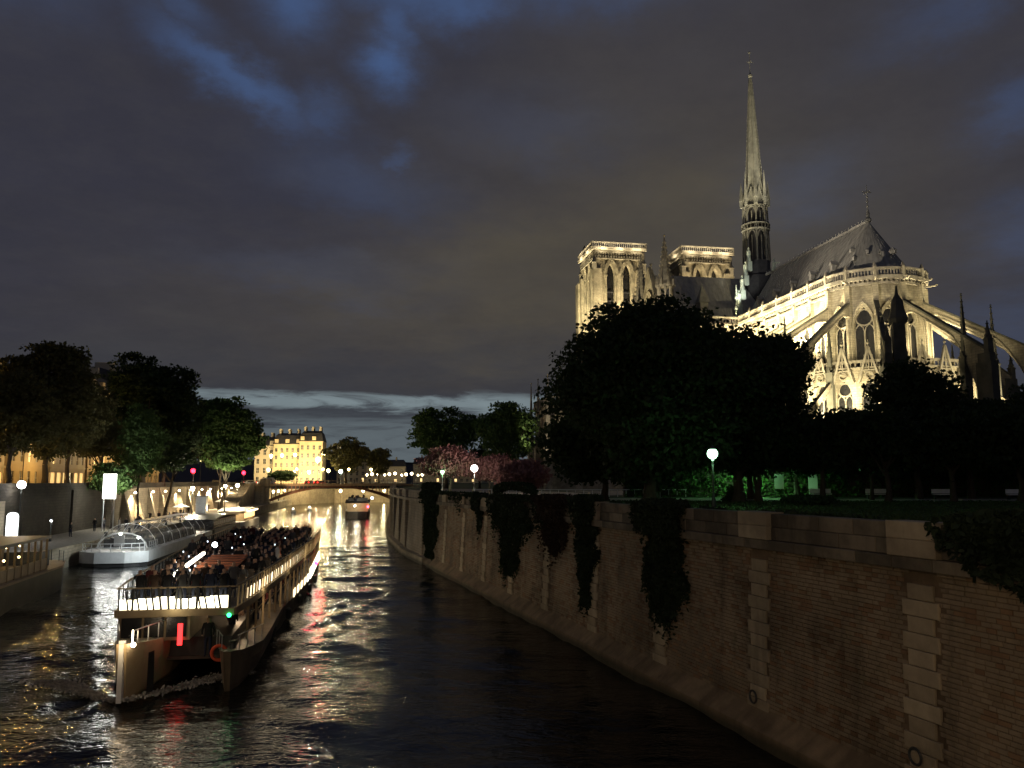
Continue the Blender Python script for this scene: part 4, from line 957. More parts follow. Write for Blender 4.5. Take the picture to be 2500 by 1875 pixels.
ivy(-16.5, -5.4, 4.3, 'dark ivy bush tumbling over the wall at the right edge of the frame', 22000, mound=.5, seed=6, taper=1.0, tip=.2)
ivy(40.6, 42.8, 4.6, 'slender dark stain wedge under the parapet, made of ivy leaves', 1300, mound=.1, seed=7, taper=1.2)  # dark wall stain built up from ivy leaves
rs = np.random.RandomState(5)
P = np.stack([rs.uniform(-16, 60, 16000), -.6-rs.rand(16000)*1.3, 6.8+rs.rand(16000)**2*.65], 1); P = P[(np.sin(P[:, 0]*.9)+np.sin(P[:, 0]*.37+1) > -.3)]
q1 = rs.uniform(22, 61, 2600); q2 = rs.rand(2600)**1.6*(.25+1.5*np.clip(np.sin(q1*.55)+.6*np.sin(q1*1.7+1), 0, 1.2)); P = np.concatenate([P, np.stack([q1, .02+rs.rand(2600)*.14-.2*(q2 < .1), 7.5-q2], 1)])
o = link('ground_ivy', leafmesh(P, .2, rs, m_ivy), None, kind='stuff', label='low dark ground cover growing along the top of the wall', category='ground cover'); o.location = WP; o.rotation_euler = (0, 0, WA)
# rough grass of the lawn
P = np.stack([rs.uniform(-4, 46, 42000), rs.uniform(26, 68, 42000), 6.82+rs.rand(42000)*.10], 1); P = P[P[:, 0] > 12.5-.298*(P[:, 1]-25.6)]
link('lawn_grass', leafmesh(P, .13, rs, leafmat('grass_blades', (.055, .085, .03), (.035, .06, .02))), None, kind='stuff', label='rough dim grass of the garden lawn', category='grass')

# ================================================================== PARK FURNITURE
def lamp_post(x, y, z0, h, glow, strength, power, label, lightc=None, globe=.28, name='park_lamp', group='park lamps', two=False):
    t = empty(name, (x, y, z0), 0, label=label, category='street lamp', group=group)
    MB().lathe([(.16, 0), (.13, .5), (.06, .9), (.045, h-.45), (.07, h-.4)], 8).build('pole', m_iron, t)
    MB().lathe([(.05, 0), (.16, .08), (.18, .12)], 8, (0, 0, h-.42)).build('bracket', m_iron, t)
    MB().ball((0, 0, h), globe, 8).build('globe', EM('lamp_glow', glow, strength), t)
    MB().lathe([(.2, 0), (.12, .12), (.03, .25)], 8, (0, 0, h+globe*.8)).build('cap', m_iron, t)
    if power: lamp('lamp_light', (0, 0, h-globe-.25), power, lightc or glow, parent=t, size=.2)
    return t
lamp_post(12.2, 50, G, 3.35, (.55, 1, .66), 6, 240, 'park lamp with a green tinted white globe in front of the dark trees', (.40, 1, .48), .33)
lamp_post(-4.8, 105, G, 3.3, (1, .86, .80), 16, 2800, 'park lamp with a pinkish white globe beside the cherry tree', (1, .80, .70), .44)
lamp_post(-9.3, 110, G, 2.9, (.55, 1, .55), 5, 350, 'dimmer green park lamp half hidden by blossoms near the wall corner', (.35, 1, .4), .26)
def bench(x, y, rz, label):
    t = empty('park_bench', (x, y, G), rz, label=label, category='bench', group='pale benches along the garden path')
    MB().box(-1, 1, -.25, .25, .42, .5).build('seat', m_white, t); MB().box(-1, 1, .24, .3, .55, .95).build('backrest', m_white, t)
    for sx in (-.85, .85): MB().box(sx-.06, sx+.06, -.22, .28, 0, .42).build('leg', m_iron, t)
for i, (x, y, l) in enumerate(((29.5, 79, 'pale park bench nearest the lit gravel patch'), (34.5, 78, 'second pale park bench right of the lit gravel patch'), (40, 76.5, 'pale park bench below the round topped tree'), (46, 75, 'pale park bench near the right frame edge'), (51, 74, 'last pale park bench at the right frame edge'))): bench(x, y, R(-8), l)
for x, y, l in ((27.2, 84, 'pale upright notice board between the lime trunks'), (31, 85, 'taller pale notice board right of the thick lime trunk')):
    t = empty('notice_board', (x, y, G), R(-15), label=l, category='notice board'); MB().box(-.45, .45, -.04, .04, .9, 2.4).build('panel', m_white, t); MB().box(-.4, -.33, -.03, .03, 0, .9).build('post', m_iron, t); MB().box(.33, .4, -.03, .03, 0, .9).build('post', m_iron, t)
t = empty('garden_fence', (-4, 89, G), R(-3), label='long low pale railing behind the parapet left of the broad chestnut', category='fence')
for i in range(26): MB().box(i*.9-.03, i*.9+.03, -.03, .03, 0, .8).build('fence_post', m_white, t)
MB().box(-.1, 22.6, -.025, .025, .74, .82).build('rail', m_white, t)
def topiary(): pass
# dark evergreen hedge closing the garden, green lit
rs = np.random.RandomState(9); P = np.stack([rs.uniform(12, 92, 30000), 87.4+rs.rand(30000)*2.4, 6.8+rs.rand(30000)*4.0], 1)
t = empty('garden_hedge', (0, 0, 0), label='tall clipped hedge glowing green behind the lime trunks', category='hedge'); link('hedge_leaves', leafmesh(P, .32, rs, m_leafl), t)
MB().box(12, 92, 88.3, 89.1, 6.8, 10.4).build('hedge_core', m_bark, t)
lamp_post(24.8, 84.5, G, 3.2, (.6, 1, .6), 3, 2200, 'low green lamp hidden behind the second lime tree', (.35, 1, .4), .15, group='hidden park lamps')

# stone sacristy between the chestnut and the leafy tree
sc = empty('sacristy', (13, 158, G), R(-80.5), label='small gothic stone sacristy with pinnacles peeping out left of the broad chestnut', category='sacristy')
MB().box(-6, 8, -7.5, 16, 0, 15.5).build('wall', m_stone, sc); MB().box(-6.3, 8.3, -7.9, 16, 15.5, 16.0).build('cornice', m_stone2, sc)
balustrade(sc, [(8.1, 16), (8.1, -7.7), (-6.1, -7.7)], 16.0, 17.2, m_stone2, step=.8)
for x, y in ((8.6, -8), (8.6, -2.5), (8.6, 3), (1, -8.3), (-6, -8.3)): pinnacle(sc, x, y, 0, 21.0, 1.3, m_stone2, crockets=False)
for y in (-5.3, .3): MB().obox((8.5, y), 0, .1, 1.2, 15.6, 19.4, top=.15).build('gable', m_stone2, sc)
lamp('sacristy_floodlight', (15, -14, 7), 3000, (1, .85, .6), (8, -5, 14), 90, parent=sc)

# ================================================================== BRIDGE
BL, BRR = Vector((-76, 238, 0)), Vector((-34, 251, 0)); bd = (BRR-BL).normalized(); BLEN = (BRR-BL).length
br = empty('arched_bridge', BL, math.atan2(bd.y, bd.x), label='low iron arch bridge crossing the river between the two quays', category='bridge')
d0 = 6.0
MB().box(-3, BLEN+4, 0, 16, 7.15, 7.55).build('deck', m_asphalt, br); MB().box(-3, BLEN+4, -.35, 0, 7.0, 7.6).build('fascia', m_tan, br)
for yy in (0.0, 15.2):
    a = MB(); pts = []
    for i in range(25):
        x = d0+(BLEN-d0)*i/24; u = (x-d0-(BLEN-d0)/2)/((BLEN-d0)/2); zi = 2.4+4.2*(1-u*u); pts.append((x, zi+.55, zi))
    a.strip(pts, (0, yy+.3), (1, 0), .3); a.build('arch_girder', m_rust, br)
    if yy == 0:
        for i in range(34):
            x = d0+.5+(BLEN-d0-1)*i/33; u = (x-d0-(BLEN-d0)/2)/((BLEN-d0)/2); zi = 2.4+4.2*(1-u*u)+.5
            if zi < 6.9: MB().box(x-.13, x+.13, .1, .45, zi, 7.1).build('spandrel_post', m_rust, br)
        MB().box(d0, BLEN, .5, .7, 6.2, 7.1).build('spandrel_backing', m_iron, br)
for yy in (-.1, 16): 
    MB().box(-2, BLEN+2, yy-.06, yy+.06, 8.45, 8.6).box(-2, BLEN+2, yy-.04, yy+.04, 7.7, 7.78).build('handrail', m_tan, br)
for i in range(60): x = -1+i*(BLEN+1)/59; MB().box(x-.04, x+.04, -.14, -.06, 7.55, 8.45).build('railing_post', m_iron, br)
for x in (d0-2.1, d0-.7): MB().lathe([(.75, 1.5), (.75, 2.4), (.55, 2.6), (.55, 6.6), (.8, 7.0), (.8, 7.6), (.7, 9.0), (.3, 9.2)], 8, (x, .2, 0)).build('abutment_column', m_quayfar, br)
MB().box(-3, d0-.2, .5, 15.5, -1, 7.1).build('abutment', m_quayfar, br); MB().box(BLEN-.5, BLEN+6, 0, 15.5, -1, 7.1).build('abutment', m_quayfar, br)
for k, x in enumerate((14, 22, 30, 37)): lamp_post(*(br.matrix_basis @ Vector((x, 15.0, 7.55))) if False else (BL.x+bd.x*x-bd.y*15, BL.y+bd.y*x+bd.x*15, 7.55), 4.6, (1, .72, .32), 14, 2500, '%s warm lamp standing on the iron bridge, counted from the left bank' % ordn[k], globe=.42, name='street_lamp', group='lamps on the bridge')
lamp('bridge_fascia_light', (12, -6, 5.6), 1500, (1, .6, .35), (16, 0, 6.8), 110, parent=br)

# ramp and stairs down to the lower quay beside the bridge
st = empty('quay_staircase', (WX(206)+.1, 206, 2.0), LA, label='broad lit stone stairway and ramp descending to the lower quay before the bridge', category='stairway')
for i in range(17): MB().box(i*1.25, 26, -4.2, -.0, i*.31, i*.31+.3).build('step', m_cobble, st)
MB().strip([(0, .9, 0), (21, 6.1, 0), (26, 6.1, 0)], (0, -4.35), (1, 0), .18).build('stair_wall', m_left, st)
lamp('stair_light', (8, -2, 6.5), 1800, (1, .78, .45), (14, -2, 2), 120, parent=st)

# ================================================================== PEOPLE (one continuous skinned body each; meshes shared)
def human(pose):
    J = {}
    if pose == 'seated':
        J = dict(pel=(0,0,.50,.15), spi=(.0,0,.72,.13), che=(.02,0,.94,.155), nec=(.04,0,1.08,.055), hea=(.06,0,1.20,.095), top=(.05,0,1.27,.08),
                 sl=(.02,.18,.98,.07), el=(.10,.24,.74,.05), wl=(.34,.12,.66,.035), sr=(.02,-.18,.98,.07), er=(.10,-.24,.74,.05), wr=(.34,-.12,.66,.035),
                 hl=(.04,.10,.48,.10), kl=(.44,.11,.48,.065), al=(.47,.11,.09,.045), tl=(.62,.12,.04,.04), hr=(.04,-.10,.48,.10), kr=(.44,-.11,.48,.065), ar=(.47,-.11,.09,.045), tr=(.62,-.12,.04,.04))
    else:
        st = .22 if pose == 'walking' else .04
        J = dict(pel=(0,0,.95,.14), spi=(0,0,1.15,.125), che=(.01,0,1.35,.155), nec=(.02,0,1.49,.055), hea=(.04,0,1.61,.095), top=(.03,0,1.69,.08),
                 sl=(0,.18,1.40,.07), el=(-st*.5,.25,1.14,.05), wl=(.06-st*.2,.23,.90,.035), sr=(0,-.18,1.40,.07), er=(st*.4,-.25,1.14,.05), wr=(.12+st*.6,-.22,.92,.035),
                 hl=(0,.09,.88,.10), kl=(st*.7,.10,.50,.065), al=(st*.9,.10,.09,.045), tl=(st*.9+.15,.11,.04,.04), hr=(0,-.09,.88,.10), kr=(-st*.2,-.10,.50,.065), ar=(-st*1.3,-.10,.12,.045), tr=(-st*1.3+.14,-.11,.05,.04))
        if pose == 'raising': J['er'] = (.2,-.22,1.32,.05); J['wr'] = (.38,-.08,1.55,.035)
    E_ = [('pel','spi'),('spi','che'),('che','nec'),('nec','hea'),('hea','top')]+[(a+s_,b+s_) for s_ in 'lr' for a, b in (('s','e'),('e','w'),('h','k'),('k','a'),('a','t'))]+[('che','sl'),('che','sr'),('pel','hl'),('pel','hr')]
    ks = list(J); me = bpy.data.meshes.new('p'); me.from_pydata([J[k][:3] for k in ks], [(ks.index(a), ks.index(b)) for a, b in E_], []); me.update()
    o = bpy.data.objects.new('p', me); col.objects.link(o); md = o.modifiers.new('s', 'SKIN'); sv = me.skin_vertices[0].data
    for i, k in enumerate(ks): sv[i].radius = (J[k][3], J[k][3]*(1.15 if k in ('che', 'pel', 'spi') else 1)); sv[i].use_root = (i == 0)
    sb = o.modifiers.new('b', 'SUBSURF'); sb.levels = 1
    dg = bpy.context.evaluated_depsgraph_get(); dg.update(); m2 = bpy.data.meshes.new_from_object(o.evaluated_get(dg)); bpy.data.objects.remove(o)
    m2.materials.clear()
    for x in (coats[0], m_skin, m_hair, coats[1]): m2.materials.append(x)
    hz = J['hea'][2]
    for p in m2.polygons:
        c = p.center; p.use_smooth = True; i = 0
        if c.z > hz-.13: i = 1 if (c.x > J['hea'][0]+.01 and c.z < hz+.06) or c.z < hz-.06 else 2
        elif abs(c.y) > .05 and ((pose != 'seated' and c.z < .86 and c.z > .0 and abs(c.y) < .2) or (pose == 'seated' and c.z < .55)): i = 3
        elif min((c-Vector(J[w][:3])).length for w in ('wl', 'wr')) < .06: i = 1
        p.material_index = i
    m2.name = 'person'; return m2
PM = {k: human(k) for k in ('seated', 'standing', 'walking', 'raising')}
def person(pose, loc, rz, label, coat=0, group=None, scale=1.0):
    o = link('person', PM[pose], None, label=label, category='person')
    if group: o['group'] = group
    o.location = loc; o.rotation_euler = (0, 0, rz); o.scale = (scale,)*3
    o.material_slots[0].link = 'OBJECT'; o.material_slots[0].material = coats[coat]; return o

def ordw(i):
    a = ['first', 'second', 'third', 'fourth', 'fifth', 'sixth', 'seventh', 'eighth', 'ninth', 'tenth', 'eleventh', 'twelfth', 'thirteenth', 'fourteenth', 'fifteenth', 'sixteenth', 'seventeenth', 'eighteenth', 'nineteenth', 'twentieth']
    return a[i] if i < 20 else ('twenty '+a[i-20] if i < 29 else 'thirtieth')
# ================================================================== BIG TOUR BOAT (local x: bow -> stern, +y: quay side, z from the water)
BO = Vector((-14.4, 36, 0)); BA = math.atan2(.982, -.19)
def BW(x, y, z): return (BO.x+math.cos(BA)*x-math.sin(BA)*y, BO.y+math.sin(BA)*x+math.cos(BA)*y, z)
boat = empty('tour_boat', BO, BA, label='huge two deck river tour boat crowded with passengers, cream bow and glaring deck lights', category='tour boat')
def hw(s): return 2.35+1.9*min(1, max(0, s)/30)**.8 if s > 0 else 2.35
LB = 46.
def hull(bow, yc, w, x1, ztop, flare=.75, mat=m_darkhull, name='hull'):
    mb = MB(); rows = []; 
    xs = [bow, bow+.35, bow+1.2, bow+2.6, bow+4.6, bow+8]+[bow+8+(x1-bow-8)*i/5 for i in range(1, 6)]
    for i, x in enumerate(xs):
        f = min(1, max(.03, (x-bow)/5.0))**.55; h = w*f
        zt = ztop+.55*(1-f)
        rows.append([(x-.25*(1-f), yc-h, zt), (x, yc-h*(.92), zt*.6), (x+.25*(1-f), yc-h*flare, .1), (x+.5, yc-h*.5, -.5), (x+.5, yc+h*.5, -.5), (x+.25*(1-f), yc+h*flare, .1), (x, yc+h*.92, zt*.6), (x-.25*(1-f), yc+h, zt)])
    n = 8
    for r_ in rows: mb.v += r_
    for i in range(len(rows)-1):
        for k in range(n-1): mb.f.append((i*n+k, (i+1)*n+k, (i+1)*n+k+1, i*n+k+1)); mb.mi.append(0)
        mb.f.append((i*n+n-1, (i+1)*n+n-1, (i+1)*n, i*n)); mb.mi.append(0)
    mb.f.append(tuple(range(n))); mb.mi.append(0); k = (len(rows)-1)*n; mb.f.append(tuple(k+i for i in range(n-1, -1, -1))); mb.mi.append(0)
    return mb.build(name, mat, boat, smooth=False)
h = hull(-2.9, 1.35, 1.25, 14, 1.75, mat=m_cream, name='bow_hull'); h['label'] = 'cream painted bow'
s_ = MB(); s_.strip([(-.06, 2.35, .0), (.28, 2.3, .0)], (-3.05, 1.35), (1, 0), .09); s_.build('stem_bar', m_white, boat)
s_ = MB(); s_.add([(-2.35, .52, .15), (-1.85, .36, .15), (-2.3, .3, 1.8), (-2.75, .42, 1.8)], [(0, 1, 2, 3)]); s_.build('hull_stripe', m_darkhull, boat)
hull(-2.0, -2.45, 1.0, 14, 1.15, mat=M('shaded_cream_hull_paint', (.20, .165, .11), (.13, .105, .07), .8, .5))  # weak light on the right hull put into a darker cream
mb = MB()
for i in range(17):
    pass
def skin_strip(name, mat, x0, x1, z0, z1, side, inset=0., n=16, zf=None):
    mb = MB(); vs = []
    for i in range(n+1):
        x = x0+(x1-x0)*i/n; y = side*(hw(x)-inset); vs += [(x, y, z0), (x, y, z1), (x, y-side*.08, z1), (x, y-side*.08, z0)]
    for i in range(n):
        a = i*4
        for k in range(4): mb.f.append((a+k, a+(k+1)%4, a+4+(k+1)%4, a+4+k)); mb.mi.append(0)
    mb.v = vs; return mb.build(name, mat, boat)
m_hullside = M('hull_side_paint', (.07, .062, .048), (.045, .038, .03), .8, .5)
for sd in (-1, 1): skin_strip('hull_side', m_hullside, .8, LB, -.5, .95, sd)
def deckslab(name, z0, z1, x0, x1, mat, grow=0.):
    xs = [x0+(x1-x0)*i/18 for i in range(19)]; poly = [(x, -(hw(x)+grow)) for x in xs]+[(x, hw(x)+grow) for x in xs[::-1]]
    return MB().prism(poly, z0, z1).build(name, mat, boat)
deckslab('lower_deck', .78, .92, .8, LB, m_deck, -.05); deckslab('upper_deck', 2.86, 3.0, 0, LB, m_deck, .02)
ed = MB()
xs = [LB*i/22 for i in range(23)]
for sd in (-1, 1):
    for a, b in zip(xs, xs[1:]): ed.bar((a, sd*(hw(a)+.06), 2.9), (b, sd*(hw(b)+.06), 2.9), .12, .3)
ed.bar((-.06, -2.4, 2.9), (-.06, 2.4, 2.9), .12, .3); ed.build('deck_edge', m_tan, boat)
# bow wheelhouse under the upper deck
MB().box(.0, 4.5, -.6, 2.3, 1.75, 2.86).build('wheelhouse', m_tan, boat)
for i in range(3): MB().box(-.06, -.01, -.45+.9*i, .35+.9*i, 1.9, 2.72).build('wheelhouse_window', m_glassdark, boat)
MB().box(-.09, -.07, -.32, -.12, 1.55, 2.45).build('red_signal_panel', EM('red_panel_glow', (1, .03, .03), 3.5), boat)
MB().box(.9, 12, -hw(4)+.5, 2.0, .92, 1.7).build('saloon_front', m_darkhull, boat)
MB().lathe([(.03, 0), (.03, .5)], 6, (-2.9, 1.0, 2.2)).ball((-2.95, .95, 2.15), .10, 6).build('bow_light', EM('bow_light_glow', (1, .82, .6), 14), boat)
lamp('bow_lamp_light', (-3.6, 1.2, 2.2), 28, (1, .76, .46), parent=boat, size=.1)
MB().ball((-.15, -2.2, 2.75), .09, 6).build('green_light', EM('green_glow', (.03, 1, .25), 9), boat)
MB().ball((33.2, -hw(33)-.2, 1.7), .17, 6).build('red_light', EM('red_glow', (1, .02, .08), 14), boat); lamp('red_lamp_light', (33.2, -hw(33)-.6, 1.7), 45, (1, .04, .08), parent=boat)
t = MB(); t.ring((-.5, -1.9, 1.25), .30, .075, 18, 6, 'x'); t.build('lifebuoy', m_orange, boat)
# upper deck rail with flood panels between the posts
glow = EM('flood_panel_glow', (1, .90, .62), 5.0); glow2 = EM('side_panel_glow', (1, .80, .50), 2.2); glow4 = EM('side_panel_dim', (1, .74, .42), .9); glow5 = EM('side_panel_low', (.8, .5, .28), .35); glow3 = EM('lower_panel_glow', (1, .92, .66), 4.5)
for i in range(6):
    y = 2.3-4.4*i/6; MB().box(.04, .1, y-.735, y, 3.06, 3.46+.05*(i % 3)).build('flood_panel', glow, boat)
for i in range(17):       # slanting rail stanchions and hanging straps in front of the panels
    y = 2.25-4.4*i/16+rnd.uniform(-.06, .06); MB().bar((-.03, y, 3.02), (.0, y+rnd.uniform(-.05, .22), 3.95), .045+.05*rnd.random()).build('rail_post', m_iron, boat)
for i in range(62):
    x = .4+i*.73; y = -(hw(x)+.0)
    if x > 2.0: MB().box(x+.06, x+.5, y-.02, y+.05, 3.08, 3.52).build('flood_panel', (glow2, glow4, glow, glow4, glow2, glow5)[(i*7+i//5) % 6], boat)
    MB().bar((x, y-.06, 3.0), (x-.12, y-.12, 3.95), .07).build('rail_post', m_tan, boat)
for i in range(40): x = .4+i*1.13; MB().bar((x, hw(x), 3.0), (x, hw(x), 3.95), .05).build('rail_post', m_iron, boat)
r_ = MB()
for sd in (-1, 1):
    for a, b in zip(xs, xs[1:]): r_.bar((a, sd*(hw(a)+(.1 if sd < 0 else 0)), 3.97), (b, sd*(hw(b)+(.1 if sd < 0 else 0)), 3.97), .06)
r_.bar((0, -2.4, 3.95), (0, 2.4, 3.95), .06); r_.build('handrail', m_tan, boat)
# lower saloon side: pillars, window panes, flood panels near the stern
for i in range(22):
    x = 3+i*2.0; y = -hw(x)+.03; MB().box(x-.06, x+.06, y-.05, y+.05, .95, 2.86).build('pillar', m_tan, boat)
for i in range(13):
    x = 19+i*2.05; y = -hw(x)-.03; MB().box(x-.75, x+.75, y-.04, y+.03, .98, 1.42 if i < 5 else 1.75).build('lower_flood_panel', glow3 if i > 3 else glow2, boat)
MB().box(13, LB-1, -.12, .12, .92, 2.86).build('saloon_partition', m_tan, boat)
for i in range(7): x = 6+i*6; lamp('saloon_light', (x, -1.8, 2.6), 70, (1, .70, .42), parent=boat)
for i in range(5): x = 6+i*9; lamp('deck_side_light', (x, -hw(x)-.5, 3.3), 18, (1, .82, .52), parent=boat)
lamp('deck_front_light', (-.5, 0, 3.3), 22, (1, .88, .6), parent=boat)
# canopy with its long light tube
c = MB(); c.strip([(0, 4.22, 4.16), (5.6, 4.42, 4.36)], (4.6, -.75), (1, 0), .95)
for i in range(6): c.box(4.7+i*1.02, 4.75+i*1.02, -1.7, .2, 4.2+.036*i, 4.3+.036*i)
c.build('canopy', m_redbrown, boat); MB().bar((1.6, .55, 4.25), (9.6, .55, 4.6), .14, .12).build('light_tube', EM('tube_glow', (1, .93, .75), 9), boat)
for x in (4.7, 10.1):
    for y in (-1.6, .1): MB().bar((x, y, 3), (x, y, 4.3), .06).build('canopy_post', m_iron, boat)
lamp('tube_light', (5, .2, 5.0), 70, (1, .8, .5), parent=boat)
MB().tube((13.2, .55, 3.0), (13.2, .55, 4.7), .04).build('torch_mast', m_iron, boat); MB().ball((13.2, .55, 4.78), .15, 6).build('crowd_torch', EM('cool_glow', (.85, .95, 1), 30), boat)  # stands for a phone torch in the crowd; the mast is added
lamp('crowd_torch_light', (13.2, .3, 5.0), 30, (.85, .93, 1), parent=boat)
# benches across the upper deck
x = 1.6; row = 0
def crowd_label(x, y, st_, c):
    who = ('standing' if st_ else 'seated')+' passenger in '+('a black coat', 'a navy coat', 'a brown coat', 'a grey coat', 'a maroon coat')[c]
    wh = 'near the bow' if x < 4.5 else 'beside the canopy' if x < 11 else 'just behind the canopy' if x < 19 else 'halfway to the stern' if x < 30 else 'near the stern'
    sd = 'left' if y > 1 else 'right' if y < -1 else 'middle'
    return '%s, upper deck %s, %s' % (who, wh, sd)
crowd = 'passengers packed on the upper deck of the big tour boat'
bm_ = MB().box(-.22, .2, -.5, .5, .38, .44).box(.16, .22, -.5, .5, .44, .85).build('bench_seat', m_deck); bench_me = bm_.data; bpy.data.objects.remove(bm_)
np_ = 0
ph = EM('phone_screen_glow', (.8, .9, 1), 2.2)
for i in range(15):
    x_ = i*2+2; y_ = rnd.uniform(-1, 1)*(hw(x_)-.7); o = MB().box(-.012, .012, -.035, .035, 0, .09).build('phone', ph, None, label='%s small glowing phone behind the bow, %s side of the upper deck' % (ordw(i), 'left' if y_ > 0 else 'right'), category='phone', group='phone screens among the passengers'); o.location = BW(x_, y_, 4.15+rnd.uniform(0, .25)); o.rotation_euler = (0, .3, BA+rnd.uniform(-.6, .6))
while x < LB-1:
    w = hw(x)-.55; k = int(w*2/.62)
    for i in range(k):
        y = -w+.31+i*.62+(.1 if row % 2 else 0)
        if 4.4 < x < 10.4 and -1.8 < y < .3: continue
        if abs(y-.2) < .33 and x > 11: continue
        if i % 2 == 0: o = link('bench', bench_me, boat); o.location = (x, y+.3, 3.0)
        if rnd.random() < .72 and np_ < 262:
            cc_ = rnd.choice((0, 0, 0, 0, 1, 1, 2, 3, 3, 4)); st_ = rnd.random() < (.45 if x < 4 else .12)
            o = person('standing' if st_ else 'seated', BW(x+rnd.uniform(-.1, .1), y+rnd.uniform(-.06, .06), 3.0-(0 if st_ else .03)), BA+math.pi+rnd.uniform(-.5, .5),
                       crowd_label(x, y, st_, cc_), cc_, crowd, rnd.uniform(.95, 1.06)); np_ += 1
    x += .92 if x < 20 else 1.05; row += 1
for i, (y, c_, d_) in enumerate(((-1.85, 0, 'farthest right'), (-1.3, 1, 'second from the right'), (-.7, 0, 'third from the right'), (-.15, 3, 'in the middle'), (.45, 0, 'third from the left'), (1.0, 2, 'second from the left'), (1.6, 0, 'farthest left'))):
    person('standing' if i % 3 else 'raising', BW(.38, y, 3.0), BA+math.pi+rnd.uniform(-.3, .3), 'dark figure leaning on the front rail above the glaring panels, %s' % d_, c_, 'passengers along the front rail')
person('standing', BW(14.5, -hw(14.5)+.5, 3.0), BA-1.2, 'passenger in a pale coat standing at the right hand rail halfway along the boat', 5, None)
person('standing', BW(15.3, -hw(15.3)+.55, 3.0), BA-1.4, 'passenger in an orange jacket beside the one in a pale coat', 6, None)
person('standing', BW(.35, -1.3, .92), BA+math.pi, 'crewman standing on the dark right hand bow by the lifebuoy', 0, None)
for i in range(30):
    x = 4+i*1.3; person('seated' if i % 3 else 'standing', BW(x, -hw(x)+.75+rnd.uniform(0, .5), .92), BA+math.pi+rnd.uniform(-.6, .6), 'passenger at the open side of the lower saloon, %s from the bow' % ordw(i), rnd.choice((0, 2, 3, 4)), 'passengers in the lower saloon')

for k, (yc, xb) in enumerate(((1.35, -2.6), (-2.45, -1.7))):
    for sd in (-1, 1):
        for i in range(4): MB().bar((xb+.5+i*.8, yc+sd*(.35+.22*i), 1.9-.5*k), (xb+.5+i*.8, yc+sd*(.35+.22*i), 2.6-.5*k), .035).build('rail_post', m_silver, boat)
        MB().bar((xb+.3, yc+sd*.3, 2.6-.5*k), (xb+3.1, yc+sd*1.05, 2.6-.5*k), .035).build('bow_rail', m_silver, boat)
    MB().lathe([(.12, 0), (.1, .3), (.16, .34), (.16, .4)], 8, (xb+1.2, yc, 1.85-.5*k)).build('bollard', m_iron, boat)
for i in range(6): x = 3+i*6; MB().lathe([(.02, 0), (.16, .1), (.17, .6), (.02, .72)], 8, (x, -hw(x)-.2, .1)).build('fender', m_iron, boat)
for i in range(20): x = 3.2+i*2.0; MB().box(x+.08, x+1.7, -hw(x+.9)+.02, -hw(x+.9)+.04, 2.2, 2.24).build('window_bar', m_tan, boat)

# white foam where the bow cuts the water
foam = M('foam', (.34, .32, .28), (.16, .16, .15), 6, .6, .5, 12)
P = []
rs = np.random.RandomState(4)
for sg in (1, -1):
    for i in range(1500):
        u = rs.rand()**.8*7; x = -3.1+u*.62; y = 1.35+sg*(.15+u*.55)+rs.normal()*.12*(1+u*.4); P.append(BW(x, y, .06+rs.rand()*.07*math.exp(-u/4)))
o = link('foam', leafmesh(np.array(P)*1.0, .13, rs, foam), None, kind='stuff', label='thin foam curling off the cream bow', category='foam')

# ================================================================== HOUSEBOAT at the left edge
HB = empty('houseboat', (-32.0, 52.5, 0), math.atan2(.9707, -.2402), label='long moored restaurant barge with a glazed side at the left edge of the frame', category='houseboat')
hbp = [(-26, .2), (14, .2), (17.8, 1.1), (18.8, 2.6), (17.8, 4.2), (14, 5.0), (-26, 5.0)]
MB().prism(hbp, -.6, 1.75).build('hull', M('grey_green_hull', (.24, .23, .16), (.17, .16, .11), .5, .5), HB)
MB().prism([(-26, .12), (14, .12), (17.9, 1.0), (19, 2.6), (17.9, 4.3), (14, 5.08), (-26, 5.08)], 1.75, 1.9).build('rubbing_strake', m_cream, HB)
MB().box(-26, 11.8, .5, 4.9, 4.15, 4.35).build('roof', m_darkhull, HB); MB().box(-26, 11.5, .6, 4.8, 1.9, 2.15).build('cabin_wall', m_tan, HB)
clr = bpy.data.materials.new('clear_glazing'); clr.use_nodes = True; q = NG(clr.node_tree); p_ = clr.node_tree.nodes['Principled BSDF']; p_.inputs['Base Color'].default_value = (.5, .52, .5, 1); p_.inputs['Roughness'].default_value = .12
tp = q.n('ShaderNodeBsdfTransparent'); mx = q.n('ShaderNodeMixShader'); mx.inputs[0].default_value = .11; q.lk(tp.outputs[0], mx.inputs[1]); q.lk(p_.outputs[0], mx.inputs[2]); q.lk(mx.outputs[0], clr.node_tree.nodes['Material Output'].inputs[0])
gl = M('tinted_glass', (.75, .62, .35), None, rough=.08, trans=1.0, spec=.5); 
for i in range(27): x = -25.5+i*1.4; MB().box(x-.06, x+.06, .50, .62, 1.9, 4.15).build('mullion', m_tan, HB)
for i in range(26): x = -25.5+i*1.4; MB().box(x+.06, x+1.34, .56, .58, 2.75, 4.1).build('window_pane', clr, HB); MB().box(x+.06, x+1.34, .53, .59, 1.95, 2.72).build('slatted_panel', m_cream, HB)
MB().box(-25.8, 11.4, 3.6, 3.7, 1.9, 4.1).build('inner_wall', m_tan, HB)
warmb = EM('table_lamp_glow', (1, .72, .32), 12)
for i in range(22): MB().ball((-9+i*.93, 2.3+.3*(i % 3), 3.8-.12*(i % 2)), .06, 5).build('ceiling_lamp', warmb, HB)
for i in range(6): MB().ball((-6+i*3.1, 2.0, 2.95), .09, 5).build('table_lamp', warmb, HB); lamp('cabin_light', (-6+i*3.1, 2.4, 3.0), 16, (1, .78, .38), parent=HB)
MB().box(12.0, 14.0, 1.2, 4.4, 1.9, 3.1).build('stern_cabin', m_darkhull, HB)
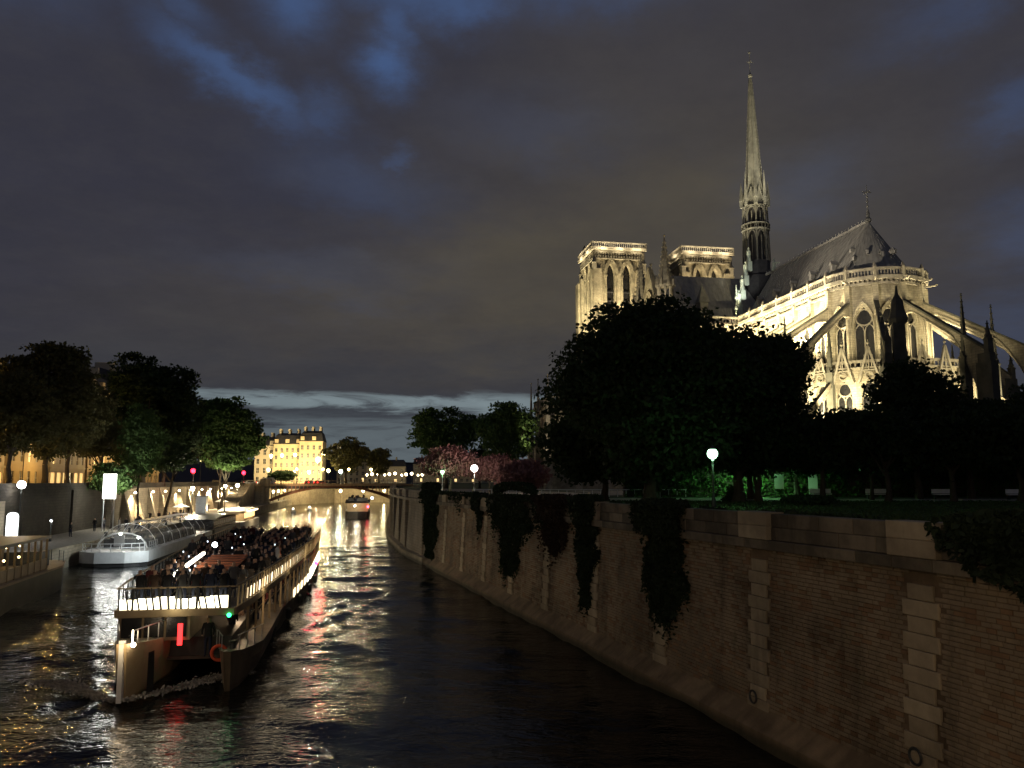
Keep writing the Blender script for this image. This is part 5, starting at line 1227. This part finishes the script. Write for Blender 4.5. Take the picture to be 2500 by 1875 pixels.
for i in range(6): a = -.9+i*.36; MB().bar((14+4.4*math.cos(a), 2.6+2.2*math.sin(a), 1.9), (14+4.4*math.cos(a), 2.6+2.2*math.sin(a), 2.8), .04).build('rail_post', m_iron, HB)

# ================================================================== GLASS ROOFED BOAT
GB = empty('glass_boat', (-40.0, 82.8, 0), math.atan2(.985, -.17), label='moored white sightseeing boat under a rounded glass roof, empty seats lit inside', category='sightseeing boat')
gw_ = lambda x: 3.3*min(1, (max(x, 0)+.25)/1.6)**.45
px_ = [0, .3, .8, 1.6, 3, 36]
MB().prism([(x, -gw_(x)) for x in px_]+[(x, gw_(x)) for x in px_[::-1]], .35, 1.45).build('hull', m_white, GB)
MB().prism([(x+.1, -gw_(x)*.96) for x in px_]+[(x+.1, gw_(x)*.96) for x in px_[::-1]], -.5, .35).build('boot_stripe', m_darkhull, GB)
def dome(x): return 2.55*min(1, math.sin(min(1, (x-3.2)/3.0)*math.pi/2)**.6) if x > 3.2 else .02
secs = [3.2, 3.5, 4.2, 6.2, 10, 14, 18, 22, 26, 30, 33]
ANG = [math.pi*i/8 for i in range(9)]
pt = lambda x, a: (x, 2.9*math.cos(a)*(.55+.45*min(1, (x-2.6)/2.4)), 1.45+dome(x)*math.sin(a))
for i in range(len(secs)-1):
    for k in range(8):
        MB().add([pt(secs[i], ANG[k]), pt(secs[i+1], ANG[k]), pt(secs[i+1], ANG[k+1]), pt(secs[i], ANG[k+1])], [(0, 1, 2, 3)]).build('roof_pane', clr, GB)
for x in secs[2:]:
    fr = MB(); rw = .14 if x < 5 else .05
    for a, b in zip(ANG, ANG[1:]): fr.bar(pt(x, a), pt(x, b), rw)
    fr.build('roof_rib', m_white, GB)
fr = MB()
for a in ANG[::4]:
    for x0, x1 in zip(secs, secs[1:]): fr.bar(pt(x0, a), pt(x1, a), .06)
fr.build('roof_purlin', m_white, GB)
MB().box(10, 33, -.7, .7, 3.98, 4.05).build('roof_top', m_white, GB)
for i in range(12):
    for y in (-1.5, 1.5): MB().box(6.2+i*2, 6.5+i*2, y-.9, y+.9, 1.45, 2.35).box(6.5+i*2, 7.1+i*2, y-.9, y+.9, 1.45, 1.85).build('seat_row', m_darkhull, GB)
MB().box(4.6, 5.6, -1.2, 1.2, 1.45, 2.5).build('helm_console', m_darkhull, GB)
MB().box(3.0, 3.1, -.5, .5, 1.8, 2.9).build('control_panel', m_silver, GB)
for i in range(9): a = -1.35+i*.3375; MB().bar((1.6-1.3*math.cos(a), 3.0*math.sin(a), 1.45), (1.6-1.3*math.cos(a), 3.0*math.sin(a), 2.25), .06).build('rail_post', m_white, GB)
r_ = MB()
for z in (1.85, 2.25):
    ps_ = [(1.6-1.3*math.cos(-1.35+i*.3375), 3.0*math.sin(-1.35+i*.3375), z) for i in range(9)]
    for a, b in zip(ps_, ps_[1:]): r_.bar(a, b, .06)
r_.build('bow_rail', m_white, GB)
for y in (-3.1,):
    for i in range(5): MB().bar((2.4+i*.8, y, 1.45), (2.4+i*.8, y, 2.3), .06).build('rail_post', m_silver, GB)
    MB().bar((2.3, y, 2.3), (5.7, y, 2.3), .07).bar((2.3, y, 1.9), (5.7, y, 1.9), .05).build('side_rail', m_silver, GB)
MB().ball((4.1, .2, 3.0), .14, 6).build('cabin_lamp', EM('cabin_lamp_glow', (.95, 1, .9), 14), GB); MB().ball((4.0, -1.6, 2.6), .12, 5).build('cabin_lamp', EM('cabin_lamp_glow2', (.95, 1, .95), 12), GB)
for x, y, p in ((1.2, -1.2, 110), (5, .0, 90), (10, 0, 70), (16, 0, 80), (24, 0, 60)): lamp('cabin_light', (x, y, 3.0), p, (1, .97, .86), parent=GB)
lamp('bow_fill_light', (-2.4, -5.6, 3.4), 1500, (.85, .95, 1), (1.5, 0, 1.2), 110, parent=GB)  # unseen lamp added off the bow to brighten the white hull

# ================================================================== OTHER MOORED AND FAR BOATS
def barge(x, y, rz, L, w, h, label, cabin, roofmat, name='barge', lit=0, hullm=m_darkhull):
    t = empty(name, (x, y, 0), rz, label=label, category='boat')
    MB().prism([(0, 0), (1.2, -w*.38), (3, -w*.5), (L, -w*.5), (L, w*.5), (3, w*.5), (1.2, w*.38)], -.4, h).build('hull', hullm, t)
    MB().box(cabin[0], cabin[1], -w*.42, w*.42, h, h+cabin[2]).build('cabin', m_glassdark if not lit else m_tan, t)
    rf = MB(); xs_ = [cabin[0]-.6+(cabin[1]-cabin[0]+1.2)*i/8 for i in range(9)]
    for a, b in zip(xs_, xs_[1:]):
        za, zb = (h+cabin[2]+.5*math.sin(math.pi*(u-xs_[0])/(xs_[-1]-xs_[0])) for u in (a, b)); rf.add([(a, -w*.5, za), (b, -w*.5, zb), (b, w*.5, zb), (a, w*.5, za), (a, -w*.5, za+.15), (b, -w*.5, zb+.15), (b, w*.5, zb+.15), (a, w*.5, za+.15)], [(0, 3, 2, 1), (4, 5, 6, 7), (0, 1, 5, 4), (2, 3, 7, 6)])
    rf.build('roof', roofmat, t)
    n = int((cabin[1]-cabin[0])/1.6)
    for i in range(n):
        xx = cabin[0]+.5+i*1.6; MB().box(xx, xx+1.1, -w*.42-.04, -w*.42-.01, h+.5, h+cabin[2]-.25).build('window', EM('cabin_window_glow', (1, .62, .25), lit) if lit else m_silver, t)
    return t
barge(-46.6, 121, LA, 26, 5.2, 1.3, 'dark low sightseeing boat with a curved roof moored behind the glass roofed one', (4, 24, 1.3), m_darkhull, 'sightseeing_boat')
t = barge(-50.2, 146, LA, 22, 5.0, 1.2, 'moored restaurant boat with a glowing terrace under a pale awning', (5, 18, 1.7), m_white, 'restaurant_boat', lit=2.2, hullm=m_white)
for i in range(9): MB().ball((5.5+i*1.5, -2.7, 3.0), .12, 5).build('string_light', EM('string_glow', (1, .8, .45), 14), t)
lamp('terrace_light', (12, -4.2, 3.4), 700, (1, .72, .38), parent=t); lamp('terrace_light', (3, -1, 3.6), 500, (1, .76, .45), parent=t)
t = barge(-34.9, 187, math.atan2(.985, -.17), 20, 5.6, 1.6, 'distant cruise boat seen end on in front of the bridge', (1.5, 18, 1.9), m_deck, 'cruise_boat', lit=1.5)
MB().box(3, 9, -2.2, 2.2, 3.9, 4.6).build('upper_cabin', m_darkhull, t); MB().ball((.6, -2.3, 2.7), .26, 5).build('red_light', EM('red_glow_far', (1, .03, .08), 20), t); MB().ball((.4, .6, 2.9), .2, 5).build('white_light', EM('white_glow_far', (1, .95, .85), 22), t); MB().ball((2, -3.2, 4.6), .28, 5).build('deck_light', EM('white_glow_far2', (.9, 1, .95), 16), t)
lamp('cruise_light', (-1.5, 0, 3.5), 350, (1, .85, .6), parent=t)
for i in range(14): person('seated' if i % 3 else 'standing', (-35.6+rnd.uniform(-2, 2)-.17*(2+i*.4), 188+rnd.uniform(0, 6), 3.75), -1.5, '%s dark passenger from the stern of the distant cruise boat' % ordw(i), 0, 'passengers on the distant cruise boat')
for x, y, l, s_ in ((-41.5, 285, 'small white motorboat under the right half of the bridge', 1.), (-35.5, 292, 'second small motorboat farther right under the bridge', .9), (-57.2, 216, 'small white dinghy against the quay left of the bridge', .55), (-56.6, 231, 'farther small white dinghy against the quay', .55)):
    t = empty('small_boat', (x, y, 0), R(100) if x < -50 else R(20), label=l, category='small boat')
    MB().prism([(0, 0), (1.5*s_, -1*s_), (5.5*s_, -1.1*s_), (5.5*s_, 1.1*s_), (1.5*s_, 1*s_)], -.2, 1.0*s_).build('hull', m_white, t)
    MB().box(1.8*s_, 3.6*s_, -.8*s_, .8*s_, 1.0*s_, 1.9*s_).build('cabin', m_white, t); MB().ball((2.6*s_, 0, 2.3*s_), .18, 5).build('boat_light', EM('small_boat_glow', (1, .95, .8), 12), t)
    lamp('boat_lamp_light', (2.6*s_, -2, 2.6), 60 if s_ > .6 else 25, (1, .92, .75), parent=t)

# ================================================================== LOWER QUAY: signs, posts, people
t = empty('lit_sign', (-52.4, 107.5, 2), R(-8), label='tall blazing white sign panel on two thin posts on the lower quay', category='sign')
MB().box(-.85, .85, -.15, .15, 4.2, 7.4).build('panel', EM('sign_glow', (1, 1, .94), 5), t)
MB().bar((-.75, 0, 0), (-.75, 0, 4.2), .12).build('post', m_white, t); MB().bar((.75, 0, 0), (.75, 0, 4.2), .10).build('post', m_white, t)
MB().box(-.9, .9, -.17, .17, 7.4, 7.47).build('frame', m_iron, t)
lamp('sign_light', (.6, 1.4, 5.8), 1500, (1, 1, .92), parent=t, size=.8)
t = empty('lit_column', (-51.8, 86, 2), 0, label='rounded glowing white advertising column on the quay at the left edge', category='advertising column')
MB().lathe([(.50, .3), (.55, .4), (.55, 2.9), (.42, 3.15), (.15, 3.25)], 16).build('column', EM('column_glow', (.95, 1, .98), 3.5), t); MB().lathe([(.6, 0), (.6, .3)], 16).build('base', m_iron, t)
lamp('column_light', (1.0, -1.0, 2.3), 40, (.95, 1, .98), parent=t)
lamp_post(-52.6, 88.5, 2, 6.1, (1, .97, .95), 22, 160, 'tall lamp with a glaring white head near the left edge of the frame', globe=.42, name='quay_lamp', group='lamps on the lower quay')
lamp_post(-50.0, 90, 2, 2.2, (.95, 1, .98), 8, 60, 'small bollard lamp right of the glowing advertising column', globe=.12, name='quay_lamp', group='lamps on the lower quay')
lamp_post(-52.6, 136, 2, 5.3, (1, .90, .68), 20, 4200, 'round white quay lamp on a post before the washed wall, left of two', globe=.34, name='quay_lamp', group='lamps on the lower quay')
lamp_post(-52.1, 150, 2, 5.6, (1, .86, .58), 18, 4600, 'round white quay lamp under the glowing young tree', globe=.30, name='quay_lamp', group='lamps on the lower quay')
lamp('tree_fill_light', (-50.6, 145.5, 8.2), 2600, (1, .95, .6), (-51.6, 149, 13), 100)  # unseen spot added to make the young tree's leaves glow
lamp_post(-57.2, 172, 2, 5.6, (1, .84, .54), 20, 6000, 'round quay lamp nearest the stairway', globe=.4, name='quay_lamp', group='lamps on the lower quay')
t = empty('ticket_booth', (-50.6, 135, 2), LA, label='narrow grey ticket kiosk standing on the lower quay', category='kiosk'); MB().box(-.8, .8, -.8, .8, 0, 4.0).build('body', m_silver, t); MB().box(-.9, .9, -.9, .9, 4.0, 4.1).build('roof', m_iron, t); MB().box(-.5, .5, -.84, -.8, 1.2, 2.2).build('window', m_glassdark, t)
for i, (x, y, l, c_, po) in enumerate(((-54.1, 107.6, 'dark figure standing just left of the tall white sign', 0, 'standing'), (-53.6, 108.9, 'second dark figure left of the tall white sign', 3, 'standing'), (-51.2, 108.2, 'person in a pale top standing right of the tall white sign', 5, 'standing'), (-50.7, 109.0, 'dark person facing the one in a pale top by the sign', 0, 'standing'),
    (-51.1, 112.8, 'left one of a walking couple on the lit quay', 0, 'walking'), (-50.4, 112.6, 'right one of the walking couple on the lit quay', 1, 'walking'), (-57.0, 130.5, 'person with arms raised walking along the washed wall', 0, 'raising'), (-55.8, 131.0, 'person bending behind the one with raised arms', 0, 'walking'),
    (-55.4, 134, 'first of a group of three strolling by the wall', 0, 'walking'), (-54.9, 134.6, 'middle one of the group of three strolling by the wall', 2, 'walking'), (-54.3, 134.0, 'last of the group of three strolling by the wall', 3, 'walking'), (-51.6, 97.1, 'lone dark figure on the unlit quay behind the barge', 0, 'standing'))):
    person(po, (x, y, 2.0), R(-90+40*(i % 3)), l, c_, 'people on the lower quay')

# ================================================================== STREET LEVEL, left bank
def traffic_light(x, y, label):
    t = empty('traffic_light', (x, y, 7.3), 0, label=label, category='traffic light', group='red traffic lights on the left bank')
    MB().tube((0, 0, 0), (0, 0, 2.6), .06).build('pole', m_iron, t); MB().box(-.18, .18, -.1, .12, 2.3, 3.3).build('housing', m_iron, t)
    MB().ball((0, -.16, 3.05), .44, 6).build('red_lamp', EM('traffic_red', (1, .012, .03), 14), t); lamp('red_lamp_light', (0, -.7, 3.0), 260, (1, .05, .08), parent=t)
traffic_light(-58.4, 151, 'red traffic light glowing under the dark trees, left one of two'); traffic_light(-61.5, 189, 'red traffic light near the bridge end, right one of two')
SLW = (1, .60, .18)
for i, (x, y, h_, p_, l) in enumerate(((WX(112)-9, 112, 6.5, 2000, 'amber street lamp among the trunks in front of the yellow shopfront'), (WX(127)-9, 127, 6.5, 2200, 'amber street lamp under the tallest dark tree'), (WX(92)-8, 93, 6.8, 4000, 'amber street lamp at the left edge of the street'), (WX(143)-3, 143, 7.2, 900, 'small amber lamp high among the dark leaves'), (WX(172)-7, 172, 6.5, 6000, 'amber street lamp behind the tree nearest the bridge'), (WX(210)-6, 210, 6.5, 3000, 'amber street lamp above the stairway'))):
    lamp_post(x, y, 7.2, h_, (1, .75, .38), 16, p_, l, SLW, globe=.26, name='street_lamp', group='street lamps on the left bank')
for i, (x, y, z_, p_) in enumerate(((-88.5, 302, 10.5, 6000), (-83.4, 298, 10.5, 6000), (-79.2, 300, 10.8, 6000), (-70.3, 298, 9, 14000), (-68.6, 300, 11.5, 14000), (-66.0, 296, 5.0, 8000), (-90.5, 306, 5.5, 9000), (-75.5, 306, 4.6, 9000), (-81, 306, 4.6, 9000))):
    lamp_post(x, y, 7.2, z_, (1, .80, .36), 10, p_, 'blazing yellow lamp by the glowing apartments, %s' % ('%s from the left in the upper line' % ordn[i] if i < 5 else ('low one by the yellow lit tree', 'low one at the far left', 'low one near the bridge middle', 'low one beside the dark round tree')[i-5]), (1, .76, .38), globe=(.95 if i in (3, 4) else .62), name='street_lamp', group='yellow street lamps beyond the bridge')
lamp_post(-54.5, 262, 7.6, 3.9, (.75, 1, .85), 18, 1800, 'cool greenish white lamp at the foot of the yellow lit tree', globe=.6, name='street_lamp', group='street lamps beyond the bridge')
for i in range(11):
    x = -74.5+i*2.55+(.6 if i % 3 == 0 else 0); y = 420+i*3
    lamp_post(x, y, 7.0, 4.6+.4*(i % 3), (1, .80, .46), 14, 1600 if i % 2 == 0 else 0, '%s small yellow lamp from the left in the far glittering row' % (names+['thirteenth'])[i], globe=.75 if i % 3 else .55, name='street_lamp', group='far row of yellow lamps')

def building(x, y, rz, w, d, h, cols, floors, label, wallm=m_plaster, roof=4.2, lit=(), shop=0, dormers=True, chim=2, depth_windows=True):
    t = empty('apartment_building', (x, y, 7.2), rz, label=label, category='building', group='apartment buildings')
    wm = MB(); fh = (h-1)/floors; cw = w/cols
    for f in range(floors):
        z0 = f*fh if f else 0; z1 = (f+1)*fh if f < floors-1 else h
        for c_ in range(cols):
            arch_wall(wm, (c_*cw-w/2, 0, 0), (1, 0, 0), (0, -1, 0), 0, cw, z0, z1, [(cw/2, cw*.38 if (f or not shop) else cw*.74, z0+.9 if (f or not shop) else z0+.1, z0+fh*.80, z0+fh*.82)], .3, 1, shape=lambda u: 1.)
    wm.box(-w/2, w/2, .32, d, 0, h); wm.build('wall', wallm, t)
    sl = MB()
    for f in range(1, floors): sl.box(-w/2-.05, w/2+.05, -.22, -.01, f*fh+.1, f*fh+.35)
    sl.box(-w/2-.3, w/2+.3, -.45, -.01, h-.35, h); sl.build('cornice', wallm, t)
    for f in range(floors):
        for c_ in range(cols):
            k = f*cols+c_; m_ = (EM('lit_window', (1, .70, .30), 1.6) if k in lit else (EM('shop_window', (1, .66, .24), shop) if (shop and f == 0 and c_ % 4 != 3) else m_glassdark))
            cx = c_*cw-w/2+cw/2; ww = cw*(.19 if (f or not shop) else .37)
            o = MB().box(cx-ww, cx+ww, .18, .24, f*fh+.9 if (f or not shop) else .1, f*fh+fh*.81).build('window', m_, t)
            if f or not shop: MB().box(cx-.04, cx+.04, .10, .17, f*fh+.9, f*fh+fh*.8).box(cx-ww, cx+ww, .10, .17, f*fh+fh*.5, f*fh+fh*.5+.06).build('frame', m_white, o)
    r_ = MB(); r_.add([(-w/2-.2, -.3, h), (w/2+.2, -.3, h), (w/2+.2, d, h), (-w/2-.2, d, h), (-w/2+.6, 1.6, h+roof*.75), (w/2-.6, 1.6, h+roof*.75), (w/2-.6, d-1.6, h+roof*.75), (-w/2+.6, d-1.6, h+roof*.75), (-w/2+1.2, d/2, h+roof), (w/2-1.2, d/2, h+roof)],
        [(0, 1, 5, 4), (1, 2, 6, 5), (2, 3, 7, 6), (3, 0, 4, 7), (4, 5, 9, 8), (6, 7, 8, 9), (5, 6, 9), (7, 4, 8)]); rr = r_.build('roof', m_slate, t)
    if dormers:
        for c_ in range(cols):
            if c_ % 2 == 0: cx = c_*cw-w/2+cw/2; MB().box(cx-.7, cx+.7, -.05, 1.4, h+.2, h+1.9).build('dormer', wallm, t)
    for i in range(chim): cx = -w/2+w*(i+.5)/chim; MB().box(cx-.35, cx+.35, d*.3, d*.7, h+roof*.4, h+roof+1.5).build('chimney', m_plaster2, rr)
    return t
FA = math.atan2(1, 0)
# facing the river, behind the plane trees
bl = [(84, 15, 17, 5, 5), (100, 16, 15.5, 6, 4), (117, 16, 17, 6, 5), (134, 15, 15, 5, 4), (151, 17, 18, 6, 5), (169, 17, 19.5, 6, 5), (187, 16, 22, 6, 6), (205, 17, 17, 6, 5)]
dsc = ['first building from the left edge behind the plane trees, amber ground floor', 'yellow lit building with a bright cafe front behind the large brownish plane tree', 'yellow shopfront building seen between forked trunks', 'building behind the tallest dark tree with warm windows low down', 'shadowy building right of the tallest dark tree', 'tall dark building rising behind the sloping trees', 'tallest building of the row whose pale chimneys show over the trees', 'last building of the quay row before the bridge']
for i, (y, w, h, c_, f) in enumerate(bl): building(WX(y)-17.5, y, LA+math.pi+math.pi-0 if False else LA, w, 10, h, c_, f, dsc[i], m_plaster if i % 2 else m_plaster2, lit=(7, 9, 14) if i in (1, 3, 5) else (6, 16), shop=.9 if i in (1, 2, 4) else 0)
for i, (x, y, z_) in enumerate(((WX(118)-14, 118, 11), (WX(105)-14, 104, 11), (WX(135)-14, 135, 11))): lamp('shopfront_light', (x, y, z_), 500, (1, .60, .17))
# apartment row glowing beyond the bridge
building(-87.6, 320, R(6), 10.4, 12, 15.6, 5, 5, 'glowing yellow apartment block beyond the bridge, left one with five window columns', m_plaster, 4.6, chim=3)
building(-78.0, 318.5, R(6), 8.8, 12, 16.6, 4, 5, 'glowing yellow apartment block beyond the bridge, right one with a taller cornice', m_plaster, 4.4, chim=3)
building(-96.6, 321, R(6), 7.6, 12, 15.0, 3, 4, 'narrower lower house left of the two glowing apartment blocks', m_plaster2, 3.8, chim=2)
for i, (x, y, w, h) in enumerate(((-72, 470, 22, 9.5), (-50, 500, 20, 11.5), (-30, 520, 22, 10.5), (-8, 540, 22, 12), (-92, 480, 20, 12), (15, 560, 24, 11))):
    building(x, y, R(4), w, 12, h, 6, 3, 'far dark house beyond the glittering lamps, %s from the left' % ('first', 'third', 'fourth', 'fifth', 'second', 'last')[(1, 2, 3, 4, 0, 5).index(i) if i in (1, 2, 3, 4, 0, 5) else 0], m_plaster2, 4, lit=(1, 4), dormers=False)
hl = MB(); hl.add([(-1200, 1500, 0), (-500, 1400, 0), (0, 1400, 0), (600, 1500, 0), (600, 1600, 34), (250, 1500, 42), (0, 1500, 48), (-180, 1500, 42), (-400, 1500, 50), (-700, 1550, 40), (-1200, 1650, 45)], [tuple(range(11))]); hl.build('distant_hills', m_slate, kind='structure')

# vehicles
def vehicle(x, y, rz, label, paint, L=4.2, w=1.75, h=1.45, van=False, cat='car', tail=True):
    t = empty('van' if van else 'car', (x, y, 7.25), rz, label=label, category=cat, group='vehicles near the bridge')
    if van: prof = [(0, .35), (0, 1.0), (.25, 1.9), (.6, h), (L*.62, h), (L*.78, 1.25), (L-.1, 1.05), (L, .35)]
    else: prof = [(0, .35), (.05, .85), (.45, .95), (.95, h), (L*.6, h), (L*.74, .95), (L-.15, .8), (L, .35)]
    b = MB(); n = len(prof); b.add([(x_, -w/2, z) for x_, z in prof]+[(x_, w/2, z) for x_, z in prof], [tuple(range(n)), tuple(range(2*n-1, n-1, -1))]+[(i, (i+1) % n, n+(i+1) % n, n+i) for i in range(n)][::1]); b.build('body', paint, t)
    MB().box(L*.2, L*.62, -w/2-.02, w/2+.02, h*.62, h*.92).build('window', m_glassdark, t)
    for wx in (.8, L-.8):
        for sy in (-1, 1):
            c_ = MB(); c_.tube((wx, sy*(w/2-.18), .32), (wx, sy*(w/2+.02), .32), .32, n=12); c_.build('wheel', m_iron, t)
    for sy in (-1, 1):
        MB().box(L-.02, L+.03, sy*w*.35-.15, sy*w*.35+.15, .6, .8).build('headlight', EM('headlight_glow', (1, .95, .8), 6), t); MB().box(-.03, .02, sy*w*.38-.12, sy*w*.38+.12, .7, .95).build('taillight', EM('taillight_glow', (1, .03, .02), 10), t)
vehicle(-70.6, 246, R(195), 'white van crossing near the left end of the bridge', m_white, 5.0, 2.0, 2.2, True, 'van')
vehicle(-59.5, 250, R(70), 'dark red car with glowing tail lights on the bridge approach', m_red, )
vehicle(-62.5, 251, R(75), 'dark car with glowing tail lights beside the red one', m_darkhull)
vehicle(-76.5, 247, R(200), 'pale parked car left of the white van', m_silver); vehicle(-81.0, 249, R(10), 'dark parked car farthest left at the bridge end', m_darkhull)
vehicle(-77, 214, R(100), 'dark car on the quay street above the stairway', m_darkhull)
for i in range(8): person('walking', (-55+i*2.1, 241+i*.63, 7.56), R(17+180*(i % 2)), '%s dark pedestrian from the left crossing the iron bridge' % ordn[i], 0, 'pedestrians on the bridge')

# ================================================================== the road bridge the view is taken from
nb = empty('stone_bridge', (0, 0, 0), 0, label='stone road bridge the picture is taken from', category='bridge')
MB().box(-60, 40, -17, -1.2, 6.2, 6.85).build('deck', m_asphalt, nb); MB().box(-60, 40, -1.2, -.75, 6.0, 7.75).build('parapet', m_parapet, nb)
MB().box(-14, -11, -16, -1.4, -1, 6.2).build('pier', m_parapet, nb)
for i, (x, p_) in enumerate(((13.5, 1400), (-1.5, 3200), (-22, 3200))): lamp_post(x, -2.6, 6.85, 5.0, (1, .78, .45), 12, p_, '%s warm lamp on the stone bridge, counted from the island' % ordn[i], (1, .70, .42), name='street_lamp', group='lamps on the stone bridge')

for i, (y, p_) in enumerate(((258, 500), (272, 700), (288, 400))): lamp_post(QX(y)-2.0, y, 2, 3.2, (1, .84, .45), 10, p_, '%s yellow lamp on the lower quay seen beneath the bridge arch' % ordn[i], (1, .76, .36), globe=.45, name='quay_lamp', group='lamps beyond the bridge arch')

fq = empty('quay_wall', (0, 0, 0), 0, label='lamp lit quay wall glimpsed under the arch of the iron bridge', category='wall')
for (xa, ya), (xb, yb) in (((WX(245), 245), (-80.5, 290)), ((-80.5, 290), (-70, 326)), ((-70, 326), (-46, 330))):
    MB().add([(xa, ya, -1), (xb, yb, -1), (xb, yb, 7.1), (xa, ya, 7.1)], [(0, 1, 2, 3)]).build('wall_face', m_left, fq)
for i, (x, y, p_) in enumerate(((-66, 318, 500), (-58, 322, 900), (-50, 323, 900))): 
    t = lamp_post(x, y, -.5, 5.2, (1, .86, .5), 9, p_, '%s blazing lamp by the water under the bridge arch' % ordn[i], (1, .80, .42), globe=.6, name='quay_lamp', group='lamps beyond the bridge arch')

for i in range(7): 
    y = 96+i*9; t = empty('mooring_bollard', (QX(y)-.7, y, 2), 0, label='%s iron mooring bollard along the lower quay edge' % ordw(i), category='bollard', group='mooring bollards'); MB().lathe([(.2, 0), (.16, .1), (.13, .45), (.22, .5), (.2, .6), (.05, .66)], 10).build('post', m_iron, t)
for i, (y, c_) in enumerate(((118, 0), (121, 3), (141, 0), (144.5, 1), (147, 2), (158, 0), (163, 3), (168, 0), (176, 1), (181, 0))):
    person('walking' if i % 2 else 'standing', (QX(y)-3.2-1.1*(i % 3), y, 2.0), R(60*i), '%s stroller from the lit sign on the far part of the lower quay' % ordw(i), c_, 'people on the lower quay')
for i, y in enumerate((139, 156, 175)):
    t = empty('cafe_parasol', (QX(y)-2.4, y, 2), 0, label='%s pale parasol over a quay terrace' % ordw(i), category='parasol', group='parasols on the lower quay'); MB().tube((0, 0, 0), (0, 0, 2.5), .04).build('pole', m_iron, t); MB().lathe([(1.5, 2.15), (.75, 2.45), (.05, 2.75)], 8).build('canopy', m_white, t)
